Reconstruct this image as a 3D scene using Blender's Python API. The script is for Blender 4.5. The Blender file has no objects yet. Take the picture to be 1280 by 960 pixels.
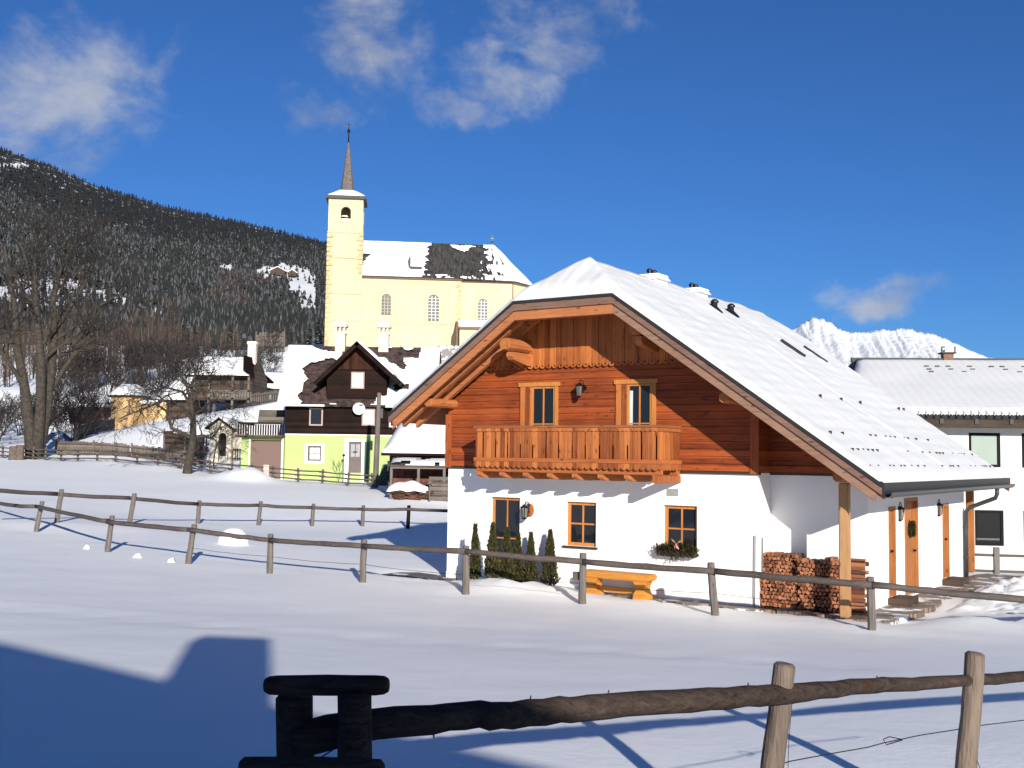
import bpy, bmesh, math, random
import numpy as np
from mathutils import Vector, Matrix, noise
D=bpy.data; S=bpy.context.scene; COL=S.collection
PI=math.pi
# ------------------------------------------------------------------ camera model
FOC,PIT,ROL,CH=1374.437,.066,.014,3.01
_cp,_sp,_cr,_sr=math.cos(PIT),math.sin(PIT),math.cos(ROL),math.sin(ROL)
CR=Vector((_cr,-_sr*_sp,_sr*_cp)); CF=Vector((0,_cp,_sp)); CU=Vector((-_sr,-_cr*_sp,_cr*_cp)); CC=Vector((0,0,CH))
def at(px,py,Y):
    d=CF+CR*((px-640)/FOC)-CU*((py-480)/FOC); return CC+d*(Y/d.y)
def proj(P):
    d=Vector(P)-CC; k=d.dot(CF); return 640+FOC*d.dot(CR)/k,480-FOC*d.dot(CU)/k
cam=D.cameras.new('camera'); co=D.objects.new('camera',cam); COL.objects.link(co); S.camera=co
m=Matrix((CR,CU,-CF)).transposed().to_4x4(); m.translation=CC; co.matrix_world=m
cam.sensor_width=36; cam.lens=36*FOC/1280; cam.clip_start=.1; cam.clip_end=30000
# ------------------------------------------------------------------ materials
MATS={}
def newmat(n):
    m=D.materials.new(n); m.use_nodes=True; nt=m.node_tree; b=nt.nodes['Principled BSDF']; return m,nt,b
class N:
    """tiny node helper"""
    def __init__(s,nt): s.nt=nt
    def __call__(s,t,ins=None,**kw):
        n=s.nt.nodes.new(t)
        for k,v in kw.items(): setattr(n,k,v)
        for k,v in (ins or {}).items():
            if hasattr(v,'is_output') or isinstance(v,bpy.types.NodeSocket): s.nt.links.new(v,n.inputs[k])
            else: n.inputs[k].default_value=v
        return n
    def math(s,op,a,b=0.,c=None):
        i={0:a,1:b}
        if c is not None: i[2]=c
        return s('ShaderNodeMath',i,operation=op).outputs[0]
    def ramp(s,fac,stops):
        n=s('ShaderNodeValToRGB',{'Fac':fac}); e=n.color_ramp.elements
        while len(e)<len(stops): e.new(.5)
        for el,(p,c) in zip(e,stops): el.position=p; el.color=(*c,1) if len(c)==3 else c
        return n.outputs[0]
    def mix(s,fac,a,b,blend='MIX'):
        n=s('ShaderNodeMix',data_type='RGBA',blend_type=blend)
        for k,v in ((0,fac),(6,a),(7,b)):
            if isinstance(v,bpy.types.NodeSocket): s.nt.links.new(v,n.inputs[k])
            else: n.inputs[k].default_value=(*v,1) if isinstance(v,tuple) and len(v)==3 else v
        return n.outputs[2]
    def coord(s,scale=(1,1,1),kind='Object',rot=(0,0,0)):
        t=s('ShaderNodeTexCoord').outputs[kind]
        return s('ShaderNodeMapping',{'Vector':t,'Scale':scale,'Rotation':rot}).outputs[0]
    def noise(s,vec,scale,detail=4,rough=.55,dist=0.):
        return s('ShaderNodeTexNoise',{'Vector':vec,'Scale':scale,'Detail':detail,'Roughness':rough,'Distortion':dist}).outputs['Fac']
    def bump(s,h,strength=.3,dist=.02,normal=None):
        i={'Height':h,'Strength':strength,'Distance':dist}
        if normal: i['Normal']=normal
        return s('ShaderNodeBump',i).outputs[0]
def wood(name,c1,c2,axis='x',plank=None,pax='z',rough=.65,knots=True,grain=1.,var=.35,dark=(0.05,0.02,.01),bs=.35,bd=.008):
    """grain runs along axis; plank=(width) gives each board its own tone along pax"""
    if name in MATS: return MATS[name]
    m,nt,b=newmat(name); n=N(nt)
    sc={'x':(.06,1,1),'y':(1,.06,1),'z':(1,1,.06)}[axis]
    v=n.coord(sc)
    g=n.noise(v,22*grain,6,.65,.6); g2=n.noise(v,90*grain,3,.6)
    big=n.noise(n.coord(),.9,3,.5)
    f=n.math('ADD',n.math('MULTIPLY',g,.7),n.math('MULTIPLY',g2,.3))
    f=n.math('ADD',f,n.math('MULTIPLY',n.math('SUBTRACT',big,.5),.4))
    if plank:
        sx=n('ShaderNodeSeparateXYZ',{0:n.coord()}).outputs['XYZ'.index(pax.upper())]
        fl=n.math('FLOOR',n.math('DIVIDE',sx,plank))
        w=n('ShaderNodeTexWhiteNoise',{'W':fl},noise_dimensions='1D').outputs['Value']
        f=n.math('ADD',f,n.math('MULTIPLY',n.math('SUBTRACT',w,.5),var))
    col=n.ramp(f,[(.25,c1),(.72,c2)])
    if knots:
        ks={'x':(2.6,6.5,6.5),'y':(6.5,2.6,6.5),'z':(6.5,6.5,2.6)}[axis]
        vo=n('ShaderNodeTexVoronoi',{'Vector':n.coord(ks),'Scale':1.}).outputs['Distance']
        k=n.ramp(vo,[(.07,(1,1,1)),(.19,(0,0,0))])
        col=n.mix(n.math('MULTIPLY',k,.75),col,dark)
    nt.links.new(col,b.inputs['Base Color']); b.inputs['Roughness'].default_value=rough; b.inputs['Specular IOR Level'].default_value=.08 if c2[0]<.12 else .3
    nt.links.new(n.bump(f,bs,bd),b.inputs['Normal'])
    MATS[name]=m; return m
def plain(name,c,rough=.6,metal=0.,var=.12,scale=3.,bump=.15,bscale=None,bd=.01,c2=None,stretch=(1,1,1),rr=None):
    if name in MATS: return MATS[name]
    m,nt,b=newmat(name); n=N(nt); v=n.coord(stretch)
    f=n.noise(v,scale,6,.6)
    c2=c2 or tuple(x*(1-2.2*var) for x in c)
    nt.links.new(n.ramp(f,[(.3,c2),(.68,c)]),b.inputs['Base Color'])
    b.inputs['Roughness'].default_value=rough; b.inputs['Metallic'].default_value=metal
    if bump: nt.links.new(n.bump(n.noise(v,bscale or scale*8,4,.6),bump,bd),b.inputs['Normal'])
    MATS[name]=m; return m
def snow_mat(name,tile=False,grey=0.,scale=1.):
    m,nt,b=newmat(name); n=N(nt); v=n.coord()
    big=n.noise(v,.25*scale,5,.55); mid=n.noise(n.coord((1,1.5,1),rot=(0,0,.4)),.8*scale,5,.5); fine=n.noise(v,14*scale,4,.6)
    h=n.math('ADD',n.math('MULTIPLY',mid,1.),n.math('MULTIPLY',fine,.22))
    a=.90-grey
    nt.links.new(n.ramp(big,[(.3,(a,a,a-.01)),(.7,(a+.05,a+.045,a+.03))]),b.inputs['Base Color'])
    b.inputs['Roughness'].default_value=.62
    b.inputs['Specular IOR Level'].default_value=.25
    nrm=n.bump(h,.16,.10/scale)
    if tile:   # tile courses telegraphing through the thin snow of the roof
        sep=n('ShaderNodeSeparateXYZ',{0:v})
        wv=n.noise(n.coord((1.,.25,1.)),2.3,3,.5)
        x=n.math('ADD',n.math('MULTIPLY',sep.outputs[0],18.0),n.math('MULTIPLY',wv,4.))
        st=n.math('SINE',x); 
        y=n.math('SINE',n.math('MULTIPLY',sep.outputs[1],21.))
        hh=n.math('ADD',n.math('MULTIPLY',st,1.),n.math('MULTIPLY',y,.4))
        nrm=n.bump(hh,.17,.018,nrm)
    nt.links.new(nrm,b.inputs['Normal'])
    MATS[name]=m; return m
def patchy(name,dark,lvl=.5,scale=1.2,rough=.8,rows=None,c2=None,snowc=(.84,.86,.89)):
    """dark roofing or ground with melted-out snow on it"""
    if name in MATS: return MATS[name]
    m,nt,b=newmat(name); n=N(nt); v=n.coord()
    f=n.noise(v,scale,7,.62,.3)
    d=n.noise(v,scale*9,3,.6)
    col=n.ramp(d,[(.3,tuple(x*.6 for x in dark)),(.7,c2 or dark)])
    k=n.ramp(f,[(lvl-.02,(0,0,0)),(lvl+.02,(1,1,1))])
    nt.links.new(n.mix(k,col,snowc),b.inputs['Base Color']); b.inputs['Roughness'].default_value=rough
    nt.links.new(n.bump(n.math('ADD',k,n.math('MULTIPLY',d,.3)),.5,.06),b.inputs['Normal'])
    MATS[name]=m; return m
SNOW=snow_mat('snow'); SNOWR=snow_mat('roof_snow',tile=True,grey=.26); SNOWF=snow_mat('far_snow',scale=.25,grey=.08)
W_TIMB=wood('timber_cladding',(.12,.021,.005),(.38,.082,.017),'x',.16,'z',var=.3)
W_TIMBV=wood('timber_boards_upright',(.22,.055,.012),(.56,.18,.045),'z',.16,'x',var=.3)
W_RAIL=wood('balcony_boards',(.18,.044,.011),(.48,.155,.042),'z',.13,'x',var=.5)
W_BEAM=wood('beam_wood',(.24,.07,.02),(.52,.19,.06),'y',var=.3)
W_BEAMX=wood('beam_wood_long',(.22,.055,.014),(.48,.15,.04),'x',var=.3)
W_SOFF=wood('soffit_boards',(.2,.06,.02),(.46,.17,.055),'y',.14,'x')
W_VERGE=wood('verge_wood',(.25,.08,.028),(.5,.19,.07),'x')
W_VTOP=wood('verge_wood_weathered',(.10,.06,.045),(.26,.14,.095),'x')
W_FRAME=wood('window_wood',(.34,.115,.025),(.6,.24,.06),'z',knots=False)
W_DOOR=wood('door_wood',(.20,.07,.02),(.46,.18,.055),'z')
W_POST=wood('post_wood',(.28,.135,.055),(.50,.29,.13),'z')
W_VRIGHT=wood('verge_wood_brown',(.15,.08,.05),(.33,.19,.125),'x')
W_BENCH=wood('bench_wood',(.38,.14,.02),(.60,.26,.04),'x',knots=False)
W_GREY=wood('fence_wood',(.045,.04,.038),(.2,.165,.14),'z')
W_GREYX=wood('fence_rail_wood',(.03,.026,.026),(.13,.1,.085),'x',knots=False,rough=.8)
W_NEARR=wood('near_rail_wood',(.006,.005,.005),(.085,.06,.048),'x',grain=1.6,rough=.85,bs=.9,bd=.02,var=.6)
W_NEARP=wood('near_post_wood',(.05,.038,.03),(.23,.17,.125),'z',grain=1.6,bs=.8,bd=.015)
W_DARK=wood('old_dark_timber',(.004,.002,.002),(.022,.009,.006),'x',.2,'z',knots=False)
W_DARKV=wood('old_dark_boards',(.012,.004,.003),(.06,.02,.01),'z',.2,'x',knots=False)
W_BROWN=wood('brown_timber',(.03,.021,.016),(.10,.068,.05),'x',.2,'z',knots=False)
W_GREYP=wood('grey_planks',(.045,.037,.03),(.16,.13,.105),'x',.22,'z')
PLASTER=plain('white_plaster',(.84,.825,.79),.85,var=.02,scale=1.2,bump=.2,bscale=60,bd=.004)
PLASTER2=plain('office_plaster',(.60,.60,.55),.85,var=.03,scale=.6,bump=.1)
TRIM=plain('dark_trim',(.045,.028,.02),.6)
TILE=plain('dark_tile',(.02,.019,.02),.6)
METAL=plain('gutter_metal',(.05,.053,.057),.45,.3,var=.1)
IRON=plain('black_iron',(.012,.012,.013),.45,.5)
WHITEP=plain('white_paint',(.78,.78,.76),.5,var=.04)
CONC=plain('pale_render',(.55,.5,.42),.85,var=.2,scale=4)
def glass_mat():
    m,nt,b=newmat('window_glass'); n=N(nt)
    b.inputs['Base Color'].default_value=(.012,.014,.018,1); b.inputs['Roughness'].default_value=.04
    nt.links.new(n.bump(n.noise(n.coord(),2.,2,.5),.04,.05),b.inputs['Normal']); b.inputs['IOR'].default_value=1.5
    return m
GLASS=glass_mat()
def curt(): return plain('curtain',(.7,.72,.7),.8)
# ------------------------------------------------------------------ mesh builder
class MB:
    def __init__(s): s.v=[];s.f=[];s.mi=[];s.c=0
    def add(s,vs,fs,mi=0):
        o=len(s.v); s.v+= [tuple(p) for p in vs]; s.f+=[tuple(i+o for i in f) for f in fs]; s.mi+=[mi]*len(fs); return s
    def box(s,x0,x1,y0,y1,z0,z1,mi=0,M=None):
        vs=[(x,y,z) for z in (z0,z1) for y in (y0,y1) for x in (x0,x1)]
        if M: vs=[M@Vector(p) for p in vs]
        return s.add(vs,[(0,2,3,1),(4,5,7,6),(0,1,5,4),(2,6,7,3),(0,4,6,2),(1,3,7,5)],mi)
    def prism(s,pts,a,b,axis='y',mi=0):
        """polygon pts (2d) extruded between a and b along axis; x:(y,z) y:(x,z) z:(x,y)"""
        def P(p,t): return {'x':(t,p[0],p[1]),'y':(p[0],t,p[1]),'z':(p[0],p[1],t)}[axis]
        n=len(pts); vs=[P(p,a) for p in pts]+[P(p,b) for p in pts]
        fs=[tuple(range(n)),tuple(range(2*n-1,n-1,-1))]+[(i,(i+1)%n,(i+1)%n+n,i+n) for i in range(n)]
        return s.add(vs,fs,mi)
    def tube(s,pts,rs,n=8,mi=0,cap=True,jit=0,rnd=None,flat=1.):
        pts=[Vector(p) for p in pts]; 
        if not hasattr(rs,'__len__'): rs=[rs]*len(pts)
        vs=[];t0=None
        for i,p in enumerate(pts):
            d=(pts[min(i+1,len(pts)-1)]-pts[max(i-1,0)]).normalized()
            if t0 is None:
                a=Vector((0,0,1)) if abs(d.z)<.9 else Vector((1,0,0)); t0=d.cross(a).normalized()
            t0=(t0-d*t0.dot(d)).normalized(); b=d.cross(t0)
            for k in range(n):
                an=2*PI*k/n; r=rs[i]*(1+(rnd.uniform(-jit,jit) if jit else 0)); vs.append(p+t0*(math.cos(an)*r)+b*(math.sin(an)*r*flat))
        fs=[(i*n+k,i*n+(k+1)%n,(i+1)*n+(k+1)%n,(i+1)*n+k) for i in range(len(pts)-1) for k in range(n)]
        if cap: fs+=[tuple(range(n-1,-1,-1)),tuple((len(pts)-1)*n+k for k in range(n))]
        return s.add(vs,fs,mi)
    def beam(s,p,q,w,h,up=(0,0,1),mi=0):
        p=Vector(p);q=Vector(q);d=(q-p).normalized();u=Vector(up);r=d.cross(u).normalized();u=r.cross(d)
        vs=[a+r*(sx*w/2)+u*(sz*h/2) for a in (p,q) for sx,sz in ((-1,-1),(1,-1),(1,1),(-1,1))]
        return s.add(vs,[(3,2,1,0),(4,5,6,7),(0,1,5,4),(1,2,6,5),(2,3,7,6),(3,0,4,7)],mi)
    def lathe(s,prof,n=12,c=(0,0,0),mi=0):
        vs=[(c[0]+r*math.cos(2*PI*k/n),c[1]+r*math.sin(2*PI*k/n),c[2]+z) for r,z in prof for k in range(n)]
        fs=[(i*n+k,i*n+(k+1)%n,(i+1)*n+(k+1)%n,(i+1)*n+k) for i in range(len(prof)-1) for k in range(n)]
        fs+=[tuple(range(n-1,-1,-1)),tuple((len(prof)-1)*n+k for k in range(n))]
        return s.add(vs,fs,mi)
    def build(s,name,mat,parent=None,smooth=False,bevel=0,label=None,loc=None,recalc=True):
        me=D.meshes.new(name); me.from_pydata(s.v,[],s.f)
        for mm in (mat if isinstance(mat,(list,tuple)) else [mat]): me.materials.append(mm)
        if any(s.mi): me.polygons.foreach_set('material_index',s.mi)
        if recalc or bevel:
            bm=bmesh.new(); bm.from_mesh(me)
            if recalc: bmesh.ops.recalc_face_normals(bm,faces=bm.faces)
            if bevel:
                es=[e for e in bm.edges if len(e.link_faces)==2 and e.calc_face_angle(0)>.5]
                bmesh.ops.bevel(bm,geom=es,offset=bevel,segments=2,affect='EDGES',clamp_overlap=True)
            bm.to_mesh(me); bm.free()
        if smooth: me.polygons.foreach_set('use_smooth',[True]*len(me.polygons))
        o=D.objects.new(name,me); COL.objects.link(o)
        if parent: o.parent=parent
        if loc is not None: o.location=loc
        if label: o['label']=label
        return o
def thing(name,label,cat,loc=(0,0,0),rz=0,group=None):
    o=D.objects.new(name,None); COL.objects.link(o); o.location=loc; o.rotation_euler=(0,0,rz); o.empty_display_size=.3
    return tag(o,label,cat,group)
def tag(o,label,cat,group=None,kind=None):
    o['label']=label; o['category']=cat
    if group: o['group']=group
    if kind: o['kind']=kind
    return o
def struct(o): o['kind']='structure'; return o
def copy_tree(o,parent=None,label=None):
    c=o.copy(); COL.objects.link(c)
    if parent: c.parent=parent
    if label: c['label']=label
    for ch in list(o.children): copy_tree(ch,c)
    return c
def holed(mb,M,a0,a1,c0,c1,holes,b0,b1,mi=0):
    """a wall plate with openings; M maps (along, through, up) to xyz"""
    A=sorted({a0,a1,*[h[0] for h in holes],*[h[1] for h in holes]}); Cc=sorted({c0,c1,*[h[2] for h in holes],*[h[3] for h in holes]})
    A=[a for a in A if a0<=a<=a1]; Cc=[c for c in Cc if c0<=c<=c1]
    solid=lambda i,j: 0<=i<len(A)-1 and 0<=j<len(Cc)-1 and not any(h[0]<=(A[i]+A[i+1])/2<=h[1] and h[2]<=(Cc[j]+Cc[j+1])/2<=h[3] for h in holes)
    for i in range(len(A)-1):
        for j in range(len(Cc)-1):
            if not solid(i,j): continue
            x0,x1,z0,z1=A[i],A[i+1],Cc[j],Cc[j+1]
            q=lambda *P: mb.add([M(*p) for p in P],[(0,1,2,3)],mi)
            q((x0,b0,z0),(x1,b0,z0),(x1,b0,z1),(x0,b0,z1)); q((x0,b1,z0),(x0,b1,z1),(x1,b1,z1),(x1,b1,z0))
            if not solid(i-1,j): q((x0,b0,z0),(x0,b0,z1),(x0,b1,z1),(x0,b1,z0))
            if not solid(i+1,j): q((x1,b0,z0),(x1,b1,z0),(x1,b1,z1),(x1,b0,z1))
            if not solid(i,j-1): q((x0,b0,z0),(x0,b1,z0),(x1,b1,z0),(x1,b0,z0))
            if not solid(i,j+1): q((x0,b0,z1),(x1,b0,z1),(x1,b1,z1),(x0,b1,z1))
def mbox(mb,M,a0,a1,b0,b1,c0,c1,mi=0):
    vs=[M(a,b,c) for c in (c0,c1) for b in (b0,b1) for a in (a0,a1)]
    mb.add(vs,[(0,2,3,1),(4,5,7,6),(0,1,5,4),(2,6,7,3),(0,4,6,2),(1,3,7,5)],mi)
def window(parent,M,a0,a1,c0,c1,b,fmat,nx=2,ny=2,fw=.07,gl=None,sill=None,d=.05,name='window',bar=.03,label=None):
    """frame + mullions as the part; panes and sill as sub-parts; b = depth of the frame's front face"""
    f=MB()
    mbox(f,M,a0,a0+fw,b,b+d,c0,c1); mbox(f,M,a1-fw,a1,b,b+d,c0,c1)
    mbox(f,M,a0+fw,a1-fw,b,b+d,c0,c0+fw); mbox(f,M,a0+fw,a1-fw,b,b+d,c1-fw,c1)
    ia,ib,ic,id_=a0+fw,a1-fw,c0+fw,c1-fw
    for i in range(1,nx):
        x=ia+(ib-ia)*i/nx; mbox(f,M,x-bar/2,x+bar/2,b+.008,b+d-.006,ic,id_)
    for j in range(1,ny):
        z=ic+(id_-ic)*(j/ny if ny!=2 else .5); mbox(f,M,ia,ib,b+.012,b+d-.01,z-bar/2,z+bar/2)
    fo=f.build(name,fmat,parent,label=label)
    g=MB(); mbox(g,M,ia,ib,b+d-.02,b+d+.01,ic,id_); g.build('pane',gl or GLASS,fo)
    if sill:
        s=MB(); mbox(s,M,a0-.05,a1+.05,-sill,b-.002,c0-.05,c0-.005); s.build('sill',TRIM,fo)
    return fo
# ------------------------------------------------------------------ terrain
CP=[]  # control points (X,Y,z)
def cpx(px,py,Y): p=at(px,py,Y); CP.append((p.x,p.y,p.z))
for X,Y,z in [(-6,-12,1.1),(6,-12,1.1),(0,0,.95),(-5,2,1.0),(6,2,.95),(-4,8,.97),(0,8,.97),(4,8,.95),(-5,13,.75),(3,14,.5),(8,12,.5),(-2,18,.25),(-12,14,.9),(-8,22,.35),
  (4,20.3,.0),(7,19,.0),(1.0,22.5,.0),(-1.2,24.5,.02),(-3.5,25.4,.04),(-1.5,28,0),(3,24.5,0),(6,22.5,0),(9,22,0),(11,26,0),(13,30,0),(7,27,0),(4,34,0),(12,22,.0),(16,24,0),(14,18,.1),(20,20,.2),
  (-6,27.5,.05),(-8,27.5,.2),(-11,30,.28),(-15.2,35,.42),(-15.3,37,.65),(-13,37.5,.5),(-10,41,.1),(-6,41,-.05),(-10.5,46,.05),(-6,47,-.1),(-4,48,-.2),(0,45,-.3),
  (13,40,-.85),(20,40,-.9),(28,40,-1),(18,55,-1.5),(40,40,-2),(60,30,-2),(8,45,-.7)]: CP.append((X,Y,z))
for a in [(436,608,70),(470,610,69),(404,604,70),(342,601,70),(264,592,72),(145,580,74),(60,577,76),(18,574,78),(-60,572,80),(-200,570,84),(540,618,62),(237,592,69.5),
  (420,600,78),(320,596,78),(275,578,85),(130,541,118),(200,530,115),(290,512,108),(345,500,95),(30,548,110),(-150,545,120),(250,455,160),(100,475,190),(-100,470,200),
  (430,440,158),(560,440,162),(640,445,165),(420,470,125),(540,480,125),(330,440,150),(700,470,180),(200,432,270),(0,430,280),(-200,430,280),(500,425,220),(800,500,200),(900,545,150),(1100,560,120)]: cpx(*a)
for X,Y,z in [(60,60,-3),(60,150,-3),(100,300,0),(30,100,-1),(-60,10,2.5),(-60,40,2.5),(-35,20,1.6),(-30,-10,1.4),(30,-10,1),(35,5,.6)]: CP.append((X,Y,z))
_P=np.array(CP); _n=len(_P)
_r=np.linalg.norm(_P[:,None,:2]-_P[None,:,:2],axis=2)
_A=np.zeros((_n+3,_n+3)); _A[:_n,:_n]=_r+0*np.eye(_n); _A[:_n,_n]=1; _A[:_n,_n+1:]=_P[:,:2]; _A[_n:,:_n]=_A[:_n,_n:].T
_A[:_n,:_n]-=np.eye(_n)*.6
_w=np.linalg.solve(_A,np.concatenate([_P[:,2],[0,0,0]]))
def hts(X,Y):
    X=np.asarray(X,float);Y=np.asarray(Y,float); out=np.full(X.shape,_w[_n])+_w[_n+1]*X+_w[_n+2]*Y
    for k in range(_n): out+=_w[k]*np.hypot(X-_P[k,0],Y-_P[k,1])
    return out
def h(x,y): return float(hts(np.array([x]),np.array([y]))[0])
def gr(px,Y,py=560):
    p=at(px,py,Y); return Vector((p.x,Y,h(p.x,Y)))
def axis_lin(segs):
    out=[]
    for a,b,st in segs: out+=list(np.arange(a,b,st))
    return np.array(out+[segs[-1][1]])
gx=axis_lin([(-6000,-600,900),(-600,-140,23),(-140,-40,2.5),(-40,30,.35),(30,100,3.5),(100,600,25),(600,6000,900)])
gy=axis_lin([(-3000,-300,450),(-300,-20,20),(-20,50,.35),(50,130,1.),(130,320,4),(320,620,20),(620,6000,600)])
GX,GY=np.meshgrid(gx,gy)
cx=np.clip(GX,-140,110); cy=np.clip(GY,-20,300)
GZ=hts(cx,cy)
fade=np.clip(1-np.hypot(GX-cx,GY-cy)/400,0,1); GZ=GZ*fade-8*(1-fade)
nz=np.array([noise.noise(Vector((x*.35,y*.2,0)))*.035+noise.noise(Vector((x*1.3,y*.8,5)))*.012 if abs(x)<140 and y<320 else 0 for x,y in zip(GX.ravel(),GY.ravel())]).reshape(GX.shape)
GZ=GZ+nz
# rough shovelled / hillside ground
O3=Vector((-1.562,27.644,0)); TH=.6
UU=Vector((math.cos(TH),-math.sin(TH),0)); WW=Vector((math.sin(TH),math.cos(TH),0))
def house(a,b,c=0): return O3+UU*a+WW*b+Vector((0,0,c))
lu=(GX-O3.x)*UU.x+(GY-O3.y)*UU.y; lw=(GX-O3.x)*WW.x+(GY-O3.y)*WW.y
def sm(x,a,b): t=np.clip((x-a)/(b-a),0,1); return t*t*(3-2*t)
# cleared paving strips beside the chalet are cut slightly into the snow
cut=np.maximum(sm(lu,8.4,8.8)*(1-sm(lu,11.2,11.8))*sm(lw,-.75,-.3)*(1-sm(lw,11.0,11.6)), sm(lu,-2.2,-1.6)*(1-sm(lu,.4,.9))*sm(lw,-.7,-.3)*(1-sm(lw,.5,1.)))
GZ-=cut*.10
strip=sm(lw,-.62,-.45)*(1-sm(lw,.2,.4))*sm(lu,3.6,4.1)*(1-sm(lu,8.8,9.2)); GZ-=strip*.085
# banked snow at the shrubs, shovelled heap right of the yard
def bank(x,y,r,hh,rough=0.):
    global GZ
    d=np.hypot(GX-x,(GY-y)); k=np.exp(-(d/r)**2)
    idx=np.argwhere(k>.02)
    for i,j in idx:
        X,Y=GX[i,j],GY[i,j]; n=noise.noise(Vector((X*2.5,Y*2.5,1)))*rough+noise.noise(Vector((X*6,Y*6,3)))*rough*.5
        GZ[i,j]+=hh*k[i,j]*(1+n)
for a,b,hh in [(1.8,-1.2,.1),(2.6,-1.3,.12),(3.4,-1.1,.12),(12.3,.2,.10),(13.6,1.,.14),(15.,2.5,.3)]:
    p=house(a,b); bank(p.x,p.y,.9,hh,.9)
for k in range(26):   # shallow old footprints, drifts
    a=k/25; x_=-9+13*a; y_=17.5-3.5*a+.25*(-1)**k; bank(x_,y_,.24,-.05,.2)
for px,Y,r,hh in [(300,68,1.6,.5),(318,68,1.2,.4),(1250,24.2,1.2,.2),(560,61,2,.3),(205,73,2.5,.25),(150,76,2.5,.2)]:
    p=gr(px,Y); bank(p.x,p.y,r,hh,.3)
# wind-carved line in front of the chalet and drift lip along the middle fence
lip=np.exp(-((lw+1.75+.12*np.sin(lu*.9))/.16)**2)*sm(lu,5.5,7)*(1-sm(lu,14,17)); GZ+=lip*.035
hills_rough=sm(GY,118,140)*(1-sm(GY,300,320)); 
for i,j in np.argwhere((hills_rough>.01)&(np.abs(GX)<140)): GZ[i,j]+=hills_rough[i,j]*noise.noise(Vector((GX[i,j]*.12,GY[i,j]*.12,2)))*1.2
def grid_mesh(name,GX,GY,GZ,mat,smooth=True):
    ny,nx=GX.shape; me=D.meshes.new(name)
    v=np.stack([GX,GY,GZ],-1).reshape(-1,3); me.vertices.add(len(v)); me.vertices.foreach_set('co',v.ravel())
    i,j=np.meshgrid(np.arange(ny-1),np.arange(nx-1),indexing='ij'); a=(i*nx+j).ravel()
    f=np.stack([a,a+1,a+nx+1,a+nx],1).astype(np.int32)
    me.loops.add(f.size); me.loops.foreach_set('vertex_index',f.ravel()); me.polygons.add(len(f))
    me.polygons.foreach_set('loop_start',np.arange(0,f.size,4)); me.polygons.foreach_set('loop_total',np.full(len(f),4))
    me.update(calc_edges=True); me.validate(); me.polygons.foreach_set('use_smooth',[smooth]*len(f)); me.materials.append(mat)
    o=D.objects.new(name,me); COL.objects.link(o); return o
struct(grid_mesh('snow_field',GX,GY,GZ,SNOW))
def gz(x,y):  # height of the finished ground
    i=int(np.searchsorted(gy,y))-1; j=int(np.searchsorted(gx,x))-1
    ty=(y-gy[i])/(gy[i+1]-gy[i]); tx=(x-gx[j])/(gx[j+1]-gx[j])
    return float((GZ[i,j]*(1-tx)+GZ[i,j+1]*tx)*(1-ty)+(GZ[i+1,j]*(1-tx)+GZ[i+1,j+1]*tx)*ty)
def G(px,Y): p=at(px,560,Y); return Vector((p.x,Y,gz(p.x,Y)))
# ------------------------------------------------------------------ paving
PAVE=None
def pave_mat():
    m,nt,b=newmat('wet_paving'); n=N(nt)
    br=n('ShaderNodeTexBrick',{'Vector':n.coord((1,1,1)),'Scale':2.6,'Color1':(.3,.21,.15,1),'Color2':(.17,.115,.08,1),'Mortar':(.05,.04,.03,1),'Mortar Size':.03})
    f=n.noise(n.coord(),1.6,5,.6)
    k=n.ramp(f,[(.54,(0,0,0)),(.60,(1,1,1))]); k2=n.noise(n.coord(),5,4,.6)
    col=n.mix(n.math('MULTIPLY',k2,.6),br.outputs['Color'],(.10,.07,.05))
    nt.links.new(n.mix(k,col,(.82,.84,.87)),b.inputs['Base Color']); b.inputs['Roughness'].default_value=.6
    nt.links.new(n.bump(br.outputs['Fac'],.4,.02),b.inputs['Normal']); return m
PAVE=pave_mat()
p=MB()
def ragged(pts,seed,amp=.18,step=.35):
    R=random.Random(seed); out=[]
    for (a,b),(c,d) in zip(pts,pts[1:]+pts[:1]):
        L=math.hypot(c-a,d-b); k=max(1,int(L/step))
        for i in range(k):
            t=i/k; out.append((a+(c-a)*t+R.uniform(-amp,amp),b+(d-b)*t+R.uniform(-amp,amp)))
    return out
zg=.0
def pav(pts,seed,z):
    q=ragged(pts,seed); n=len(q); P=[house(a,b,z) for a,b in q]+[house(a,b,z-.3) for a,b in q]
    from mathutils.geometry import tessellate_polygon
    p.add(P,[tuple(t) for t in tessellate_polygon([[Vector((a,b,0)) for a,b in q]])]+[(i,(i+1)%n,n+(i+1)%n,n+i) for i in range(n)])
pav([(8.7,-.15),(10.2,-.5),(10.9,-.45),(11.0,1.2),(10.95,3.5),(11.0,6),(11.7,8.5),(11.5,10.7),(10.4,10.8),(10.0,5),(9.6,.8)],3,-.012)
pav([(-1.6,-.35),(-.2,-.5),(.5,-.35),(.4,.2),(-.5,.4),(-1.8,.3)],4,-.012)
pav([(4.0,-.5),(6.1,-.42),(8.7,-.3),(8.7,.1),(4.0,.1)],5,-.03)
pv=struct(p.build('paving',PAVE))
# ------------------------------------------------------------------ chalet
CH_=thing('chalet','white plastered chalet with orange-brown timber gable and snow-covered half-hipped roof, in the snow field','house',O3,-TH)
uL,uR,uh1,uh2,tn,vh,RW0,RW1,RK=-.835,11.094,2.837,5.408,.693,6.516,-1.33,10.77,-.087
um=(uh1+uh2)/2; vL=vh-tn*(uh1-uL); vR=vh-tn*(uR-uh2); vr=vh+tn*(um-uh1)
hipk=(vr-vh)/(RK-RW0)
def rtop(a,b): return min(vh+tn*(a-uh1),vh-tn*(a-uh2),vh+hipk*(b-RW0))
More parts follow.
